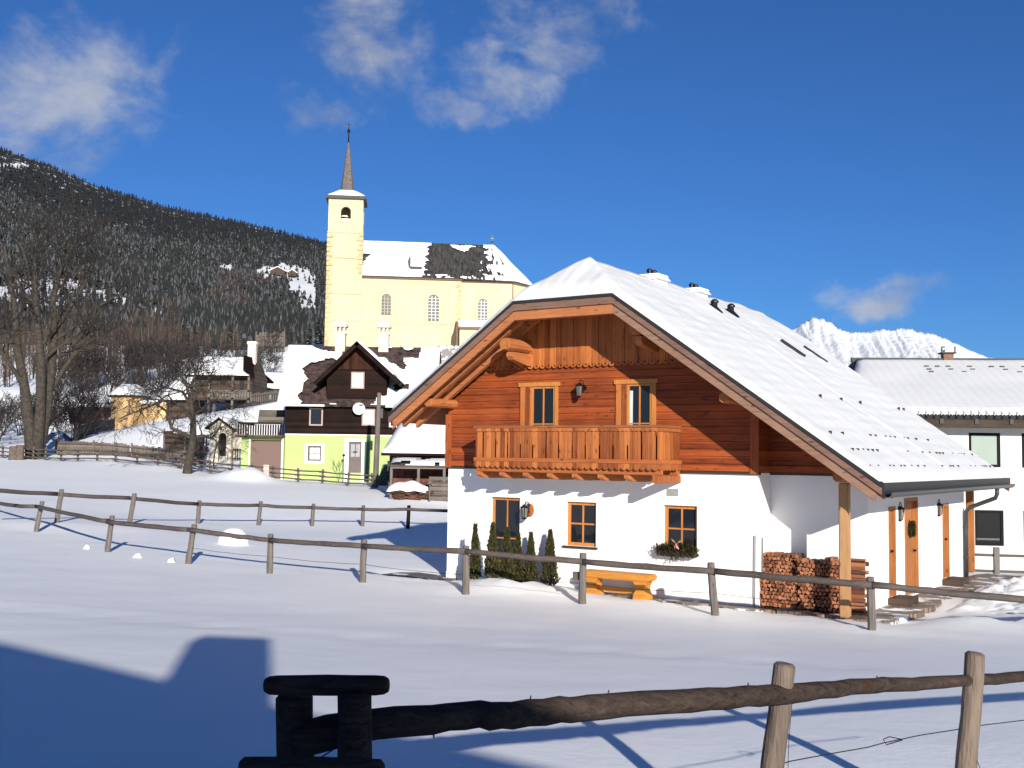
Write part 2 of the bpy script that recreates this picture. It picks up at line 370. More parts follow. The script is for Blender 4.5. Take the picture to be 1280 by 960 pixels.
# walls
Mf=lambda a,b,c:(a,b,c)                 # front wall: b = depth
Ms=lambda a,b,c:(10.23-b,a,c)           # right side wall
fh=[(1.31,2.17,.06,2.03),(3.46,4.27,.98,1.99),(5.96,6.77,.98,2.0)]
w=MB(); holed(w,Mf,0,8.17,-.4,2.74,fh,0,.35)
holed(w,Mf,8.171,10.23,-.4,2.74,[],.67,.95)
holed(w,lambda a,b,c:(8.17-b,a,c),.35,.67,-.4,2.74,[],0,.3)
holed(w,Ms,.95,9.3,-.4,2.95,[(2.12,2.62,.12,2.05),(3.38,4.5,.02,2.2),(6.88,7.52,.12,1.98)],0,.3)
w.box(-.002,.3,.35,9.3,-.4,2.74); w.box(.3,9.93,9.0,9.3,-.4,2.74)
w.build('ground_floor_wall',PLASTER,CH_,bevel=0)
# plinth line (a slightly proud base course)
w=MB(); w.box(-.012,8.182,-.012,-.001,-.4,.14); w.build('plinth',PLASTER,CH_)
# lower windows
wn=window(CH_,Mf,1.31,2.17,.06,2.03,.09,W_FRAME,2,2,.07,sill=None); 
for k in (1,2): window(CH_,Mf,fh[k][0],fh[k][1],fh[k][2],fh[k][3],.09,W_FRAME,2,2,.075,sill=.06,bar=.035)
# timber storey
UND=.20
def lim(v): return max(0.0,uh1-(vh-UND-v)/tn), uh2+(vh-UND-v)/tn
tw=MB(); rn=random.Random(5)
ush=[(2.5,3.17,2.9,4.68),(5.08,5.70,2.9,4.68)]
v=2.76
while v<5.2:
    t=min(v+.16,5.2); l,_=lim((v+t)/2+.02); l=max(-.03,l); iv=[(l,8.13)]
    _,r=lim(t); iv=[(l,min(8.13,r))]
    for a0,a1,c0,c1 in ush:
        if v+.01<c1 and t-.01>c0: iv=[z for (x,y) in iv for z in ((x,min(y,a0)),(max(x,a1),y)) if z[1]-z[0]>.01]
    for x,y in iv:
        o=-.045+rn.uniform(-.004,.003); tw.prism([(o,v+.004),(o+.006,t-.006),(0,t-.002),(0,v)],x,y,'x')
    v+=.16
tw.add([(-.03,0,2.75),(8.14,0,2.75),(8.14,0,lim(2.75)[1] and vh-UND-tn*(8.14-uh2)),(uh2,0,vh-UND),(um,0,vr-UND),(uh1,0,vh-UND),(-.03,0,vh-UND-tn*(uh1+.03))],[tuple(range(7))])
tw.build('timber_wall',W_TIMB,CH_)
# black panel behind the openings, standing in for the unlit room
w=MB(); w.box(2.3,5.9,.12,.2,2.8,4.9); w.build('room_shade_panel',IRON,CH_)
# corner boards + recessed timber to the right, and left side / back walls
w=MB()
w.box(8.0,8.19,-.062,-.046,2.72,3.98)
W_CORN=wood('corner_wood',(.15,.03,.007),(.42,.105,.024),'z'); w.build('corner_board',W_CORN,CH_)
w=MB(); w.box(-.06,.12,-.075,-.046,2.72,4.05); w.box(-.062,-.034,-.046,.1,2.72,3.95)
w.build('corner_board',W_CORN,CH_)
w=MB(); v=2.75
while v<4.6:
    t=v+.16; r=lim(t)[1]
    if r>8.2: w.prism([(.625,v+.004),(.631,t-.006),(.67,t-.002),(.67,v)],8.17,min(r,10.25),'x')
    w.box(8.135,8.175,-.046,.63,v+.003,t-.003); v=t
w.box(10.2,10.235,.67,9.3,2.955,3.0); w.build('recessed_timber_wall',W_TIMB,CH_)
w=MB(); w.prism([(0,2.75),(10.2,2.75),(10.2,3.0),(uh2,vh-UND),(um,vr-UND),(uh1,vh-UND),(0,4.3)],9.1,9.3,'y'); w.box(-.03,.2,.1,9.3,2.75,4.3)
w.build('rear_timber_wall',W_TIMB,CH_)
w=MB(); w.box(.0,8.2,-.055,.05,2.70,2.752); w.box(8.17,10.2,.62,.7,2.70,2.752); w.build('sill_beam',TRIM,CH_)
# upright gable boards with scalloped feet
w=MB(); a=.1; k=0
while a<8.2:
    b=a+.17; bot=5.14; rw=.077
    def sf(x): return min(vh-UND+tn*(x-uh1),vh-UND-tn*(x-uh2),7.2)
    l,r=max(a,uh1-(vh-UND-5.2)/tn),min(b,uh2+(vh-UND-5.2)/tn)
    if r-l>.03:
        pts=[]; c=(l+r)/2; hw=(r-l)/2-.004
        for i in range(9):
            an=PI+PI*i/8; pts.append((c+hw*math.cos(an),bot+.06+hw*.8*math.sin(an)))
        top=[(r-.004,sf(r-.004)),(l+.004,sf(l+.004))]
        if l<um<r: top.insert(1,(um,sf(um)))
        if top[0][1]>5.22 and top[-1][1]>5.22: w.prism(pts+top,-.105+(.012 if k%2 else 0),-.05,'y')
    a=b; k+=1
w.build('gable_boards',W_TIMBV,CH_)
w=MB(); l=uh1-(vh-UND-5.2)/tn; r=uh2+(vh-UND-5.2)/tn
a=l
while a<r-.05:   # fretwork rings under the boards
    c=a+.085; pts=[]; q=[]
    for i in range(9):
        an=PI+PI*i/8; pts.append((c+.084*math.cos(an),5.185+.085*math.sin(an)))
    for i in range(9):
        an=2*PI-PI*i/8; q.append((c+.05*math.cos(an),5.185+.05*math.sin(an)))
    w.prism(pts+q,-.125,-.107,'y'); a+=.17
w.build('scalloped_trim',W_TIMBV,CH_)
# upper balcony doors with broad casings
for (a0,a1,c0,c1),(cl,cr) in zip(ush,[(2.19,3.25),(4.8,5.8)]):
    fo=window(CH_,Mf,a0,a1,c0,c1,-.062,W_FRAME,2,2,.05,name='balcony_door',bar=.028,d=.055)
    s=MB(); s.box(cl,a0-.002,-.085,-.046,c0,c1+.0); s.build('shutter',W_RAIL,fo)
    s=MB(); s.box(a1+.002,cr,-.085,-.046,c0,c1); s.box(cl-.04,cr+.05,-.10,-.046,c1+.002,c1+.10); s.build('casing',W_FRAME,fo)
    if a0>4:
        s=MB(); s.box(a0+.055,a0+.13,-.034,-.029,c0+.1,c1-.15); s.build('curtain',curt(),fo)
# roof shell
rf=MB()
def slab(pts,th):
    n=len(pts); vs=[(x,y,z) for x,y,z in pts]+[(x,y,z-th) for x,y,z in pts]
    rf.add(vs,[tuple(range(n)),tuple(range(2*n-1,n-1,-1))]+[(i,(i+1)%n,(i+1)%n+n,i+n) for i in range(n)])
T=.06
slab([(uL,RW0+.03,vL),(uh1,RW0+.03,vh),(um,RK,vr),(um,RW1,vr),(uL,RW1,vL)],.16)
slab([(uR,RW0+.03,vR),(uR,RW1,vR),(um,RW1,vr),(um,RK,vr),(uh2,RW0+.03,vh)],.16)
slab([(uh1,RW0+.03,vh),(uh2,RW0+.03,vh),(um,RK,vr)],.16)
ROOF=rf.build('roof',W_SOFF,CH_)
# tiles: dark rim that shows as a thin line along the verges
t=MB()
def strip3(P,Q,w0,w1,t0,t1,mb): # board in the gable plane between (u,v) points
    mb.prism([(P[0],P[1]-t0),(Q[0],Q[1]-t0),(Q[0],Q[1]-t1),(P[0],P[1]-t1)],w0,w1,'y')
A_,B_,C_,D_=(uL,vL),(uh1,vh),(uh2,vh),(uR,vR)
for P,Q in ((A_,B_),(B_,C_),(C_,D_)): strip3(P,Q,-1.40,-1.2,-.035,.03,t)
t.build('tile_edge',TILE,ROOF)
cutL=lambda s:(uL,vL)
for nm,(P,Q) in zip(('a','b','c'),((A_,B_),(B_,C_),(C_,D_))):
    vb=MB(); strip3(P,Q,-1.375,-1.335,.032,.19,vb); vb.build('verge_board',W_VTOP,ROOF,bevel=.006)
    vb=MB()
    if nm=='c': strip3(P,(Q[0]-.12,Q[1]+.12*tn),-1.333,-1.28,.192,.40,vb)
    elif nm=='a': strip3((P[0]+.1,P[1]+.1*tn),Q,-1.333,-1.28,.192,.40,vb)
    else: strip3(P,Q,-1.333,-1.28,.192,.40,vb)
    vb.build('verge_board',W_VRIGHT if nm=='c' else W_VERGE,ROOF,bevel=.006)
for P,Q in ((A_,(um,vr)),((um,vr),D_)):
    vb=MB(); strip3(P,Q,RW1,RW1+.05,.03,.34,vb); vb.build('verge_board',W_VERGE,ROOF)
# rafters under the overhang
vb=MB()
for w0,w1 in ((-.95,-.82),(-.42,-.30)):
    strip3((uL+.1,vL+.1*tn),(uh1+.2,vh+.2*tn),w0,w1,.165,.33,vb); strip3((uh2-.2,vh+.2*tn),(uR-.1,vR+.1*tn),w0,w1,.165,.33,vb)
vb.build('rafter',W_VERGE,ROOF)
vb=MB(); vb.box(uh1-.05,uh2+.05,-1.26,-1.10,vh-.40,vh-.22); vb.build('collar_beam',W_BEAMX,ROOF,bevel=.01)
k=10
vb=MB()
for i in range(22):   # rafter tails under the right eave
    y=RW0+.5+i*.53
    vb.beam((9.9,y,vR+tn*(uR-9.9)-.24),(uR-.1,y,vR-.18),.1,.13)
vb.build('rafter_tails',W_VERGE,ROOF)
vb=MB(); vb.box(uR+.002,uR+.035,RW0-.05,RW1,vR-.20,vR+.05); vb.build('eave_board',TILE,ROOF)
# purlins
def purlin(u,v,r=.115,double=True,y0=-1.12,y1=.3,foot=True):
    w=MB(); w.tube([(u,y0,v),(u,y0+.06,v),(u,y1,v)],[r*.86,r,r],10)
    if double: w.prism([(y0+.22,v-r-.02),(0,v-r-.02),(0,v-r-.30),(-.25,v-r-.30),(y0+.30,v-r-.2),(y0+.22,v-r-.12)],u-.085,u+.085,'x')
    return w.build('purlin',W_BEAM,ROOF,smooth=False,bevel=0)
purlin(2.42,5.62,.15); purlin(5.78,5.80,.13); purlin(.18,4.30,.115,False); purlin(7.86,4.27,.12,False)
purlin(10.16,2.72,.115,False,y0=-1.05,y1=9.6)
# snow on the roof : height field over the planes
na,nb=150,150
SA=np.linspace(uL+.03,uR-.06,na); SB=np.linspace(RW0-.02,RW1+.02,nb)
sv=[];sf_=[]
for j,b in enumerate(SB):
    for i,a in enumerate(SA):
        edge=min((a-SA[0])/.30,(SA[-1]-a)/.45,(b-SB[0])/.35,(SB[-1]-b)/.3); e=max(0,min(1,edge)); e=math.sqrt(1-(1-e)**2)
        low=max(0,min(1,(uR-a)/6.0)); th=(.07+.14*low) if a>um else .24
        th*=1+.30*noise.noise(Vector((a*.5,b*.4,1)))+.16*noise.noise(Vector((a*1.7,b*1.1,4)))
        zz=rtop(a,b); # rounded ridge
        # tracks and slumps down the slope
        if a>um: th+=.03*math.exp(-((b-4.2-.12*(a-um)-.15*noise.noise(Vector((a*.9,0,0))))/.12)**2)+.018*noise.noise(Vector((a*.35,b*2.2,7)))+.006*math.sin(a*18+2*noise.noise(Vector((b*.8,a*.4,0))))*(1 if low<.8 else .3)
        d=abs(a-um); 
        if b>RK: zz-=.16*math.exp(-(d/.35)**2)*.5
        sv.append((a,b,zz+.035+e*th))
for j in range(nb-1):
    for i in range(na-1): k=j*na+i; sf_.append((k,k+1,k+na+1,k+na))
def skirt(idx):
    o=len(sv)
    for q in idx: x,y,z=sv[q]; sv.append((x,y,rtop(x,max(y,RW0))-.0))
    for q in range(len(idx)-1): sf_.append((idx[q],idx[q+1],o+q+1,o+q))
skirt([i for i in range(na)]); skirt([(nb-1)*na+i for i in range(na)]); skirt([j*na for j in range(nb)]); skirt([j*na+na-1 for j in range(nb)])
# right eave drips as small icicle lip
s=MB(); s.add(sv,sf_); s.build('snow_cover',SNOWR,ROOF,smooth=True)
# snow guards, two rows of hooks at the eave
hook=None; g=MB(); R=random.Random(3)
def onr(a,b,up=.0): return (a,b,rtop(a,b)+up)
for row,(a,st,pr) in enumerate([(10.72,.27,.5),(10.30,.33,.6),(9.85,.38,.45),(8.6,.5,.2)]):
    b=-.9
    while b<10.3:
        if R.random()<pr:
            z=rtop(a,b)+(.10,.125,.15,.20)[row]
            if hook is None: g.box(-.022,.03,-.02,.02,-.1,.02); hook=g.build('snow_guard',TILE,ROOF,loc=(a,b,z))
            else: c=hook.copy(); COL.objects.link(c); c.location=(a,b,z)
        b+=st
# melted slots around two roof windows
for b in (6.85,8.5):
    g=MB(); a=6.5 if b<7 else 6.55
    g.beam(onr(a-.42,b,.235),onr(a+.25,b,.22),.05,.10); g.build('roof_window',TILE,ROOF)
# chimneys and vents
for b,vt in ((3.1,7.62),(5.6,7.60)):
    c=MB(); c.box(um-.32,um+.24,b-.27,b+.27,7.05,vt-.02); c.prism([(um-.34,vt),(um-.4,vt-.07),(um+.32,vt-.07),(um+.26,vt)],b-.34,b+.34,'y'); cho=c.build('chimney',PLASTER,ROOF)
    c=MB(); pts=[(um-.5,vt),(um+.38,vt)]; c.box(um-.36,um+.28,b-.32,b+.32,vt+.003,vt+.07); c.build('snow_cap',SNOW,cho,bevel=.03)
    for q in (-.13,.13):
        c=MB(); c.lathe([(.06,0),(.06,.10),(.08,.10),(.07,.15),(.03,.18)],10,(um-.06,b+q,vt+.05)); c.build('flue_cowl',IRON,cho)
for a,b in ((5.15,4.55),(5.1,5.75)):
    c=MB(); z=rtop(a,b); c.tube([(a,b,z),(a,b,z+.40)],.075,10); c.lathe([(.11,0),(.11,.04),(.05,.09)],10,(a,b,z+.40)); c.prism([(a-.15,z+.28),(a+.2,z+.08),(a+.2,z+.14),(a-.05,z+.4)],b-.09,b+.09,'y'); c.build('roof_vent',IRON,ROOF)
# gutter and downpipe
g=MB(); n=9; prof=[(uR+.075+.085*math.cos(PI+PI*i/(n-1)),vR-.13+.085*math.sin(PI+PI*i/(n-1))) for i in range(n)]
pr=prof+[(x*1.0-(.008 if i<n//2 else -.008),z-.008) for i,(x,z) in enumerate(prof)][::-1]
g.prism(pr,RW0-.03,RW1-.1,'y')
g.tube([(uR+.165,RW0-.03,vR-.125),(uR+.165,RW1-.1,vR-.125)],.016,6)
for i in range(24): g.box(uR-.01,uR+.17,RW0+.1+i*.5,RW0+.13+i*.5,vR-.145,vR-.135)
GUT=g.build('gutter',METAL,ROOF)
g=MB()
yp=8.75; X0=uR+.07
g.tube([(X0,yp,vR-.2),(X0,yp,vR-.34),(X0-.05,yp+.03,vR-.46),(10.42,yp+.3,vR-.74),(10.32,yp+.33,vR-.85),(10.31,9.1,1.2),(10.31,9.1,.0)],.055,10)
for z in (.5,1.3): g.tube([(10.31,9.1,z),(10.31,9.1,z+.04)],.068,10)
g.build('downpipe',METAL,CH_,smooth=True)
# posts
for yy,w_,z1 in ((-.62,.098,2.6),(10.35,.10,2.62)):
    g=MB(); g.box(10.16-w_*.95,10.16+w_*.95,yy-w_*.95,yy+w_*.95,.02,z1); g.build('roof_post',W_POST if yy<0 else W_DOOR,CH_,bevel=.02)
# side doors, hinges, steps, lamps
for a0,a1,c0,c1,st in ((2.12,2.62,.12,2.05,True),(3.38,4.5,.02,2.2,False),(6.88,7.52,.12,1.98,True)):
    g=MB(); fw=.07; mbox(g,Ms,a0,a0+fw,-.02,.14,c0,c1); mbox(g,Ms,a1-fw,a1,-.02,.14,c0,c1); mbox(g,Ms,a0+fw,a1-fw,-.02,.14,c1-fw,c1)
    mbox(g,Ms,a0+fw,a1-fw,.08,.12,c0,c1-fw)
    for k in range(5):
        x=a0+fw+(a1-a0-2*fw)*k/5; mbox(g,Ms,x+.008,x+(a1-a0-2*fw)/5-.008,.062,.08,c0+.02,c1-fw-.02)
    do=g.build('door',W_DOOR,CH_)
    g=MB(); mbox(g,Ms,a1-.16,a1-.10,.0,.06,c0+.95,c0+.99); g.build('handle',IRON,do)
    if st: g=MB(); mbox(g,Ms,a0-.1,a1+.25,-.42,.0,-.3,.13); g.build('step',W_BROWN,CH_,bevel=.01)
# wreath on the main door
R=random.Random(8)
def lantern(name,loc,parent,plaque=None,s=1.,side=False):
    """wrought iron wall lantern; x out of wall = -y"""
    e=MB()
    x,y,z=loc
    T_=(lambda a,b,c:(x-b*-1 if 0 else x+a,y+b,z+c)) if not side else (lambda a,b,c:(x-b,y+a,z+c))
    pt=lambda *q:[T_(*k) for k in q]
    e.tube(pt((0,-.02,.05),(0,-.1,.16),(0,-.2,.17),(0,-.24,.1)),.012*s,6)
    e.tube(pt((0,-.24,.1),(0,-.24,.06),(0,-.24,.03)),[.02*s,.09*s,.11*s],8); e.tube(pt((0,-.24,-.2),(0,-.24,-.24)),[.07*s,.03*s],8)
    for k in range(6):
        an=k*PI/3; e.tube(pt((.09*s*math.cos(an),-.24+.09*s*math.sin(an),.03),(.065*s*math.cos(an),-.24+.065*s*math.sin(an),-.2)),.009*s,5)
    e.tube(pt((0,-.02,-.1),(0,-.07,-.02),(0,-.02,.05)),.01*s,5)
    o=e.build(name,IRON,parent)
    g=MB(); g.tube(pt((0,-.24,.02),(0,-.24,-.19)),[.075*s,.052*s],8); g.build('lantern_glass',plain('lamp_glass',(.16,.15,.13),.15,var=.05),o)
    if plaque:
        g=MB(); P=[(x+.11*math.cos(t)*1.,z+.16*math.sin(t)-.03) for t in [2*PI*i/12 for i in range(12)]]; g.prism(P,y-.03,y,'y'); g.build('plaque',W_RAIL,o)
    else:
        g=MB(); g.tube(pt((0,0,.0),(0,-.02,.0)),.06,10); g.build('mount',IRON,o)
lantern('wall_lamp',(3.96,-.05,4.62),CH_,s=.85); lantern('wall_lamp',(2.47,0,1.78),CH_,plaque=True,s=1.1)
lantern('wall_lamp',(10.23,3.2,1.95),CH_,s=1.2,side=False); lantern('wall_lamp',(10.23,6.7,1.93),CH_,s=1.2,side=False)
g=MB(); g.box(6.05,6.33,-.012,0,2.2,2.36); g.build('air_vent',plain('vent_grey',(.3,.29,.28),.6),CH_)
# ---- balcony (part of the house) with sub-parts
b0,b1,bw=1.64,6.39,-1.1
fl=MB(); fl.box(b0+.03,b1-.03,bw+.03,-.05,2.80,2.88); 
BAL=fl.build('balcony',W_BEAMX,CH_)
g=MB(); R=random.Random(11)
def boards(mb,M,a0,a1):
    x=a0; k=0
    while x<a1-.02:
        ww=.105 if k%2 else .125; e=min(x+ww,a1); o=R.uniform(-.004,.004)
        slot=k%3==1
        mbox(mb,M,x+.002,e-(.048 if slot else .006),0+o,.03+o,2.98,3.60); x=e; k+=1
boards(g,lambda a,b,c:(a,bw+b,c),b0,b1); g.build('railing_boards',W_RAIL,BAL)
for Mq in (lambda a,b,c:(b1-b,a,c),lambda a,b,c:(b0+b,a,c)):
    g=MB(); boards(g,Mq,bw+.03,-.08); g.build('railing_boards',wood('balcony_side_boards',(.18,.044,.011),(.48,.155,.042),'z',.13,'y',var=.5),BAL)
g=MB(); g.box(b0-.05,b1+.05,bw-.05,bw+.09,3.665,3.72); g.box(b1-.09,b1+.05,bw+.09,-.05,3.665,3.72); g.box(b0-.05,b0+.09,bw+.09,-.05,3.665,3.72); g.build('handrail',wood('handrail_wood',(.14,.05,.02),(.3,.12,.05),'x'),BAL,bevel=.008)
g=MB()
def scal(mb,M,a0,a1,top,bot,dep,t0,t1,pitch,ring=False):
    n=max(1,round((a1-a0)/pitch)); p_=(a1-a0)/n
    for i in range(n):
        c=a0+(i+.5)*p_; pts=[(c+p_/2,top),(c-p_/2,top)]+[(c+p_/2*math.cos(PI+PI*k/8),bot+dep*math.sin(PI+PI*k/8)) for k in range(9)]
        N_=len(pts); vs=[M(a,t0,c2) for a,c2 in pts]+[M(a,t1,c2) for a,c2 in pts]
        mb.add(vs,[tuple(range(N_)),tuple(range(2*N_-1,N_-1,-1))]+[(k,(k+1)%N_,(k+1)%N_+N_,k+N_) for k in range(N_)])
MF=lambda a,b,c:(a,bw+b,c); MR=lambda a,b,c:(b1-b,a,c)
scal(g,MF,b0-.02,b1+.02,3.66,3.615,.03,-.03,-.008,.11); scal(g,MR,bw+.0,-.06,3.66,3.615,.03,-.03,-.008,.11)
scal(g,MF,b0-.02,b1+.02,2.90,2.83,.075,-.028,-.006,.15); scal(g,MR,bw,-.06,2.90,2.83,.075,-.028,-.006,.15)
g.build('scalloped_trim',W_RAIL,BAL)
g=MB(); g.box(b0-.03,b1+.03,bw-.045,bw-.008,2.90,2.985); g.box(b1+.008,b1+.045,bw-.045,-.05,2.90,2.985); g.box(b0,b1,bw+.031,bw+.06,2.90,2.98); g.build('lower_rail',W_BEAMX,BAL,bevel=.005)
g=MB(); g.box(b0-.02,b1+.02,bw+.06,bw+.20,2.66,2.775); g.box(b0,b1,-.2,-.055,2.66,2.79); g.build('floor_beam',W_BEAMX,BAL,bevel=.008)
for k in range(8):
    x=b0+.06+k*(b1-b0-.18)/7; q=.11 if k<7 else .09
    g=MB(); g.prism([(-1.08,2.655),(-.0,2.655),(-.0,2.50),(-.5,2.50),(-.88,2.515),(-1.0,2.555),(-1.08,2.58)],x-q/2,x+q/2,'x'); g.build('bracket',W_BEAM,BAL,bevel=.008)
g=MB(); g.box(b1-.13,b1+.0,-1.12,-.0,2.49,2.657); g.build('bracket',W_RAIL,BAL,bevel=.01)
# ------------------------------------------------------------------ things round the chalet
HB=lambda a,b,c=0: house(a,b,c)
# bench
be=thing('bench','honey-coloured log bench standing against the white chalet wall','bench',HB(5.13,-.5,-.03),-TH)
g=MB(); g.prism([(-.84,.43),(-.80,.40),(.78,.40),(.86,.44),(.86,.53),(.80,.55),(-.84,.55)],-.19,.19,'y'); g.build('seat',W_BENCH,be,bevel=.02)
for x in (-.6,.6):
    g=MB(); g.prism([(x-.17,0),(x+.17,0),(x+.15,.12),(x+.10,.2),(x+.11,.3),(x+.17,.398),(x-.17,.398),(x-.11,.3),(x-.10,.2),(x-.15,.12)],-.17,.17,'y'); g.build('leg',W_BENCH,be,bevel=.015)
g=MB(); g.prism([(-.49,.15),(-.2,.10),(.2,.10),(.49,.15),(.49,.21),(.2,.2),(-.2,.2),(-.49,.21)],-.03,.03,'y'); g.build('stretcher',W_BENCH,be)
# columnar evergreens
def leaf_mat(name,c1,c2):
    m,nt,b=newmat(name); n=N(nt); r=n('ShaderNodeNewGeometry').outputs['Random Per Island']
    nt.links.new(n.ramp(r,[(0,c1),(1,c2)]),b.inputs['Base Color']); b.inputs['Roughness'].default_value=.75; b.inputs['Specular IOR Level'].default_value=.2; return m
THU=leaf_mat('evergreen_leaf',(.010,.012,.004),(.07,.062,.018))
BARK=plain('bark',(.16,.12,.09),.9,var=.3,scale=8,bump=.6,bd=.02)
def thuja(seed,H,Rd,loc,label):
    R=random.Random(seed); t=thing('columnar_conifer',label,'shrub',loc,R.uniform(0,6),'small evergreen columns by the chalet door')
    g=MB()
    for i in range(2600):
        z=(R.random()**.85)*H; f=z/H; rr=.74*Rd*(min(1,f/.12+.6))*(1-max(0,f-.15)/.85)**.95; rr*=1+.14*math.sin(6*f*PI+seed)+R.uniform(-.15,.15)
        an=R.uniform(0,2*PI); q=rr*(.55+.45*math.sqrt(R.random())); c=Vector((q*math.cos(an),q*math.sin(an),z))
        up=Vector((math.cos(an)*.55+R.uniform(-.3,.3),math.sin(an)*.55+R.uniform(-.3,.3),1)).normalized(); sd=up.cross(Vector((R.uniform(-1,1),R.uniform(-1,1),R.uniform(-.4,.4)))).normalized()
        L=R.uniform(.04,.09); W=R.uniform(.008,.022)
        g.add([c-sd*W*.6,c+sd*W*.6,c+up*L*.7+sd*W,c+up*L,c+up*L*.7-sd*W],[(0,1,2,3,4)])
    g.build('foliage',THU,t,recalc=False)
    g=MB(); g.tube([(0,0,-.1),(0,0,H*.8)],[.025,.008],6); g.build('stem',BARK,t)
labs=['first evergreen column from the left, narrow, near a fence post','second evergreen column from the left, in front of the glass door','third evergreen column from the left, lowest-reaching of the clump','fourth evergreen column from the left, set a little behind its neighbours','fifth evergreen column from the left, slim with a pointed top','rightmost evergreen column, standing nearest the bench']
for i,(px,py,H,Rd) in enumerate([(593,733,1.24,.17),(615,736,1.22,.23),(633,736,1.12,.22),(647,733,1.12,.18),(663,734,1.14,.20),(687,736,1.24,.24)]):
    p0=at(px,py,20); d=p0-CC; q=CC+d*(CH/-d.z); q.z=gz(q.x,q.y)-.02; thuja(i+1,H,Rd,q,labs[i])
# flower box with fir twigs
fb=thing('window_box','window box of fir twigs and a pinkish bow on the right-hand lower window sill','flower box',HB(6.36,-.13,.93),-TH)
g=MB(); g.box(-.44,.44,-.09,.09,-.02,.1); g.build('box',TRIM,fb)
g=MB(); R=random.Random(4)
for i in range(1500):
    x=R.uniform(-.46,.46); c=Vector((x,R.uniform(-.13,.1),.05+R.uniform(-.04,.24)*(1-abs(x)*1.1)+ (-.12 if R.random()<.15 and abs(x)<.2 else 0))); d=Vector((R.uniform(-1,1),R.uniform(-1,.4),R.uniform(-.7,.9))).normalized(); s=d.cross(Vector((0,0,1))).normalized(); L=R.uniform(.05,.12)
    g.add([c-s*.006,c+s*.006,c+d*L+s*.01,c+d*L-s*.01],[(0,1,2,3)])
g.build('fir_twigs',THU,fb,recalc=False)
g=MB()
for an,l in ((.5,.16),(2.4,.15),(4.4,.12),(5.2,.13)): g.tube([(.04,-.12,.26),(.04+math.cos(an)*l*.6,-.14,.26+math.sin(an)*l*.6),(.04+math.cos(an)*l,-.12,.26+math.sin(an)*l)],[.01,.035,.01],6,flat=.4)
g.build('bow',plain('pink_ribbon',(.6,.28,.25),.5),fb)
# door wreath
wr=MB(); R=random.Random(9)
for i in range(900):
    an=R.uniform(0,2*PI); r_=.17+R.uniform(-.05,.05); c=Vector((R.uniform(-.06,.04),r_*math.cos(an),r_*math.sin(an))); d=Vector((R.uniform(-.5,1),R.uniform(-1,1),R.uniform(-1,1))).normalized(); s=d.cross(Vector((0,0,1))).normalized()
    wr.add([c-s*.01,c+s*.01,c+d*.07+s*.008,c+d*.07-s*.008],[(0,1,2,3)])
wr.v=[(x*1.,y,z*1.2) for x,y,z in wr.v]
wr.v=[(x,y*.62,z*.62) for x,y,z in wr.v]
wo=wr.build('door_wreath',THU,recalc=False,loc=HB(10.24,4.0,1.5)); wo.rotation_euler=(0,0,-TH); tag(wo,'dark green wreath hanging on the wide wooden side door','wreath')
# firewood
def log_mat(name,e1,e2,s1,s2):
    m,nt,b=newmat(name); n=N(nt)
    r=n('ShaderNodeObjectInfo').outputs['Random']; sp=n('ShaderNodeSeparateXYZ',{0:n.coord()})
    rad=n('ShaderNodeVectorMath',{0:n.coord((14,0,14))},operation='LENGTH').outputs['Value']
    ring=n.math('SINE',n.math('MULTIPLY',rad,6.))
    e=n.ramp(n.math('ADD',n.math('MULTIPLY',r,.7),n.math('MULTIPLY',n.noise(n.coord(),30,3),.3)),[(.1,e1),(.9,e2)])
    nt.links.new(e,b.inputs['Base Color']); b.inputs['Roughness'].default_value=.8
    nt.links.new(n.bump(n.math('ADD',ring,n.noise(n.coord((1,.1,1)),60,3)),.3,.006),b.inputs['Normal']); return m
LOGM=log_mat('split_wood_end',(.085,.024,.010),(.44,.17,.075),0,0); LOGB=plain('log_bark',(.11,.055,.035),.9,var=.3,scale=12)
def log_mesh(kind,seed,L=.36):
    R=random.Random(seed)
    P={0:[(-.045,-.03),(.05,-.035),(.03,.03),(-.02,.045)],1:[(-.05,-.03),(.05,-.03),(.0,.05)],2:[(.045*math.cos(k*PI/4),.042*math.sin(k*PI/4)) for k in range(8)],3:[(-.05,-.02),(0,-.04),(.05,-.015),(.035,.03),(-.035,.035)],4:[(-.055,-.03),(.03,-.04),(.05,.01),(-.01,.04)]}[kind]
    k_=R.uniform(.78,1.02); P=[(a*k_+R.uniform(-.008,.008),c*k_+R.uniform(-.008,.008)) for a,c in P]; g=MB(); n=len(P)
    vs=[(a,-L/2,c) for a,c in P]+[(a*1.02,L/2,c*1.02) for a,c in P]; g.add(vs,[tuple(range(n)),tuple(range(2*n-1,n-1,-1))],0)
    g.add(vs,[(i,(i+1)%n,(i+1)%n+n,i+n) for i in range(n)],0)
    for i in (1,): g.mi[-(i)]=1
    o=g.build('firewood_log',[LOGM,LOGB]); return o
lv=[log_mesh(k%5,k) for k in range(10)]
R=random.Random(21); used=[False]*10; CRF=Matrix.Rotation(-TH,4,'Z')
def put_log(a,b,c,lab,grp,along=False,tilt=0):
    k=R.randrange(10)
    o=lv[k] if not used[k] else lv[k].copy()
    if used[k]: COL.objects.link(o)
    used[k]=True
    rot=Matrix.Rotation(R.uniform(-.05,.05)+(PI/2 if along else 0),4,'Z')@Matrix.Rotation(R.uniform(0,6.28),4,'Y')
    o.matrix_world=Matrix.Translation(HB(a,b,c))@CRF@rot; tag(o,lab,'firewood log',grp)
def top1(a): return 1.08 if 8.22<a else .62
l1='split firewood log in the left stack, at the plastered corner beside two thin stakes'; l2='split firewood log in the right stack, behind the pale wooden roof post'
row=0; z=.04
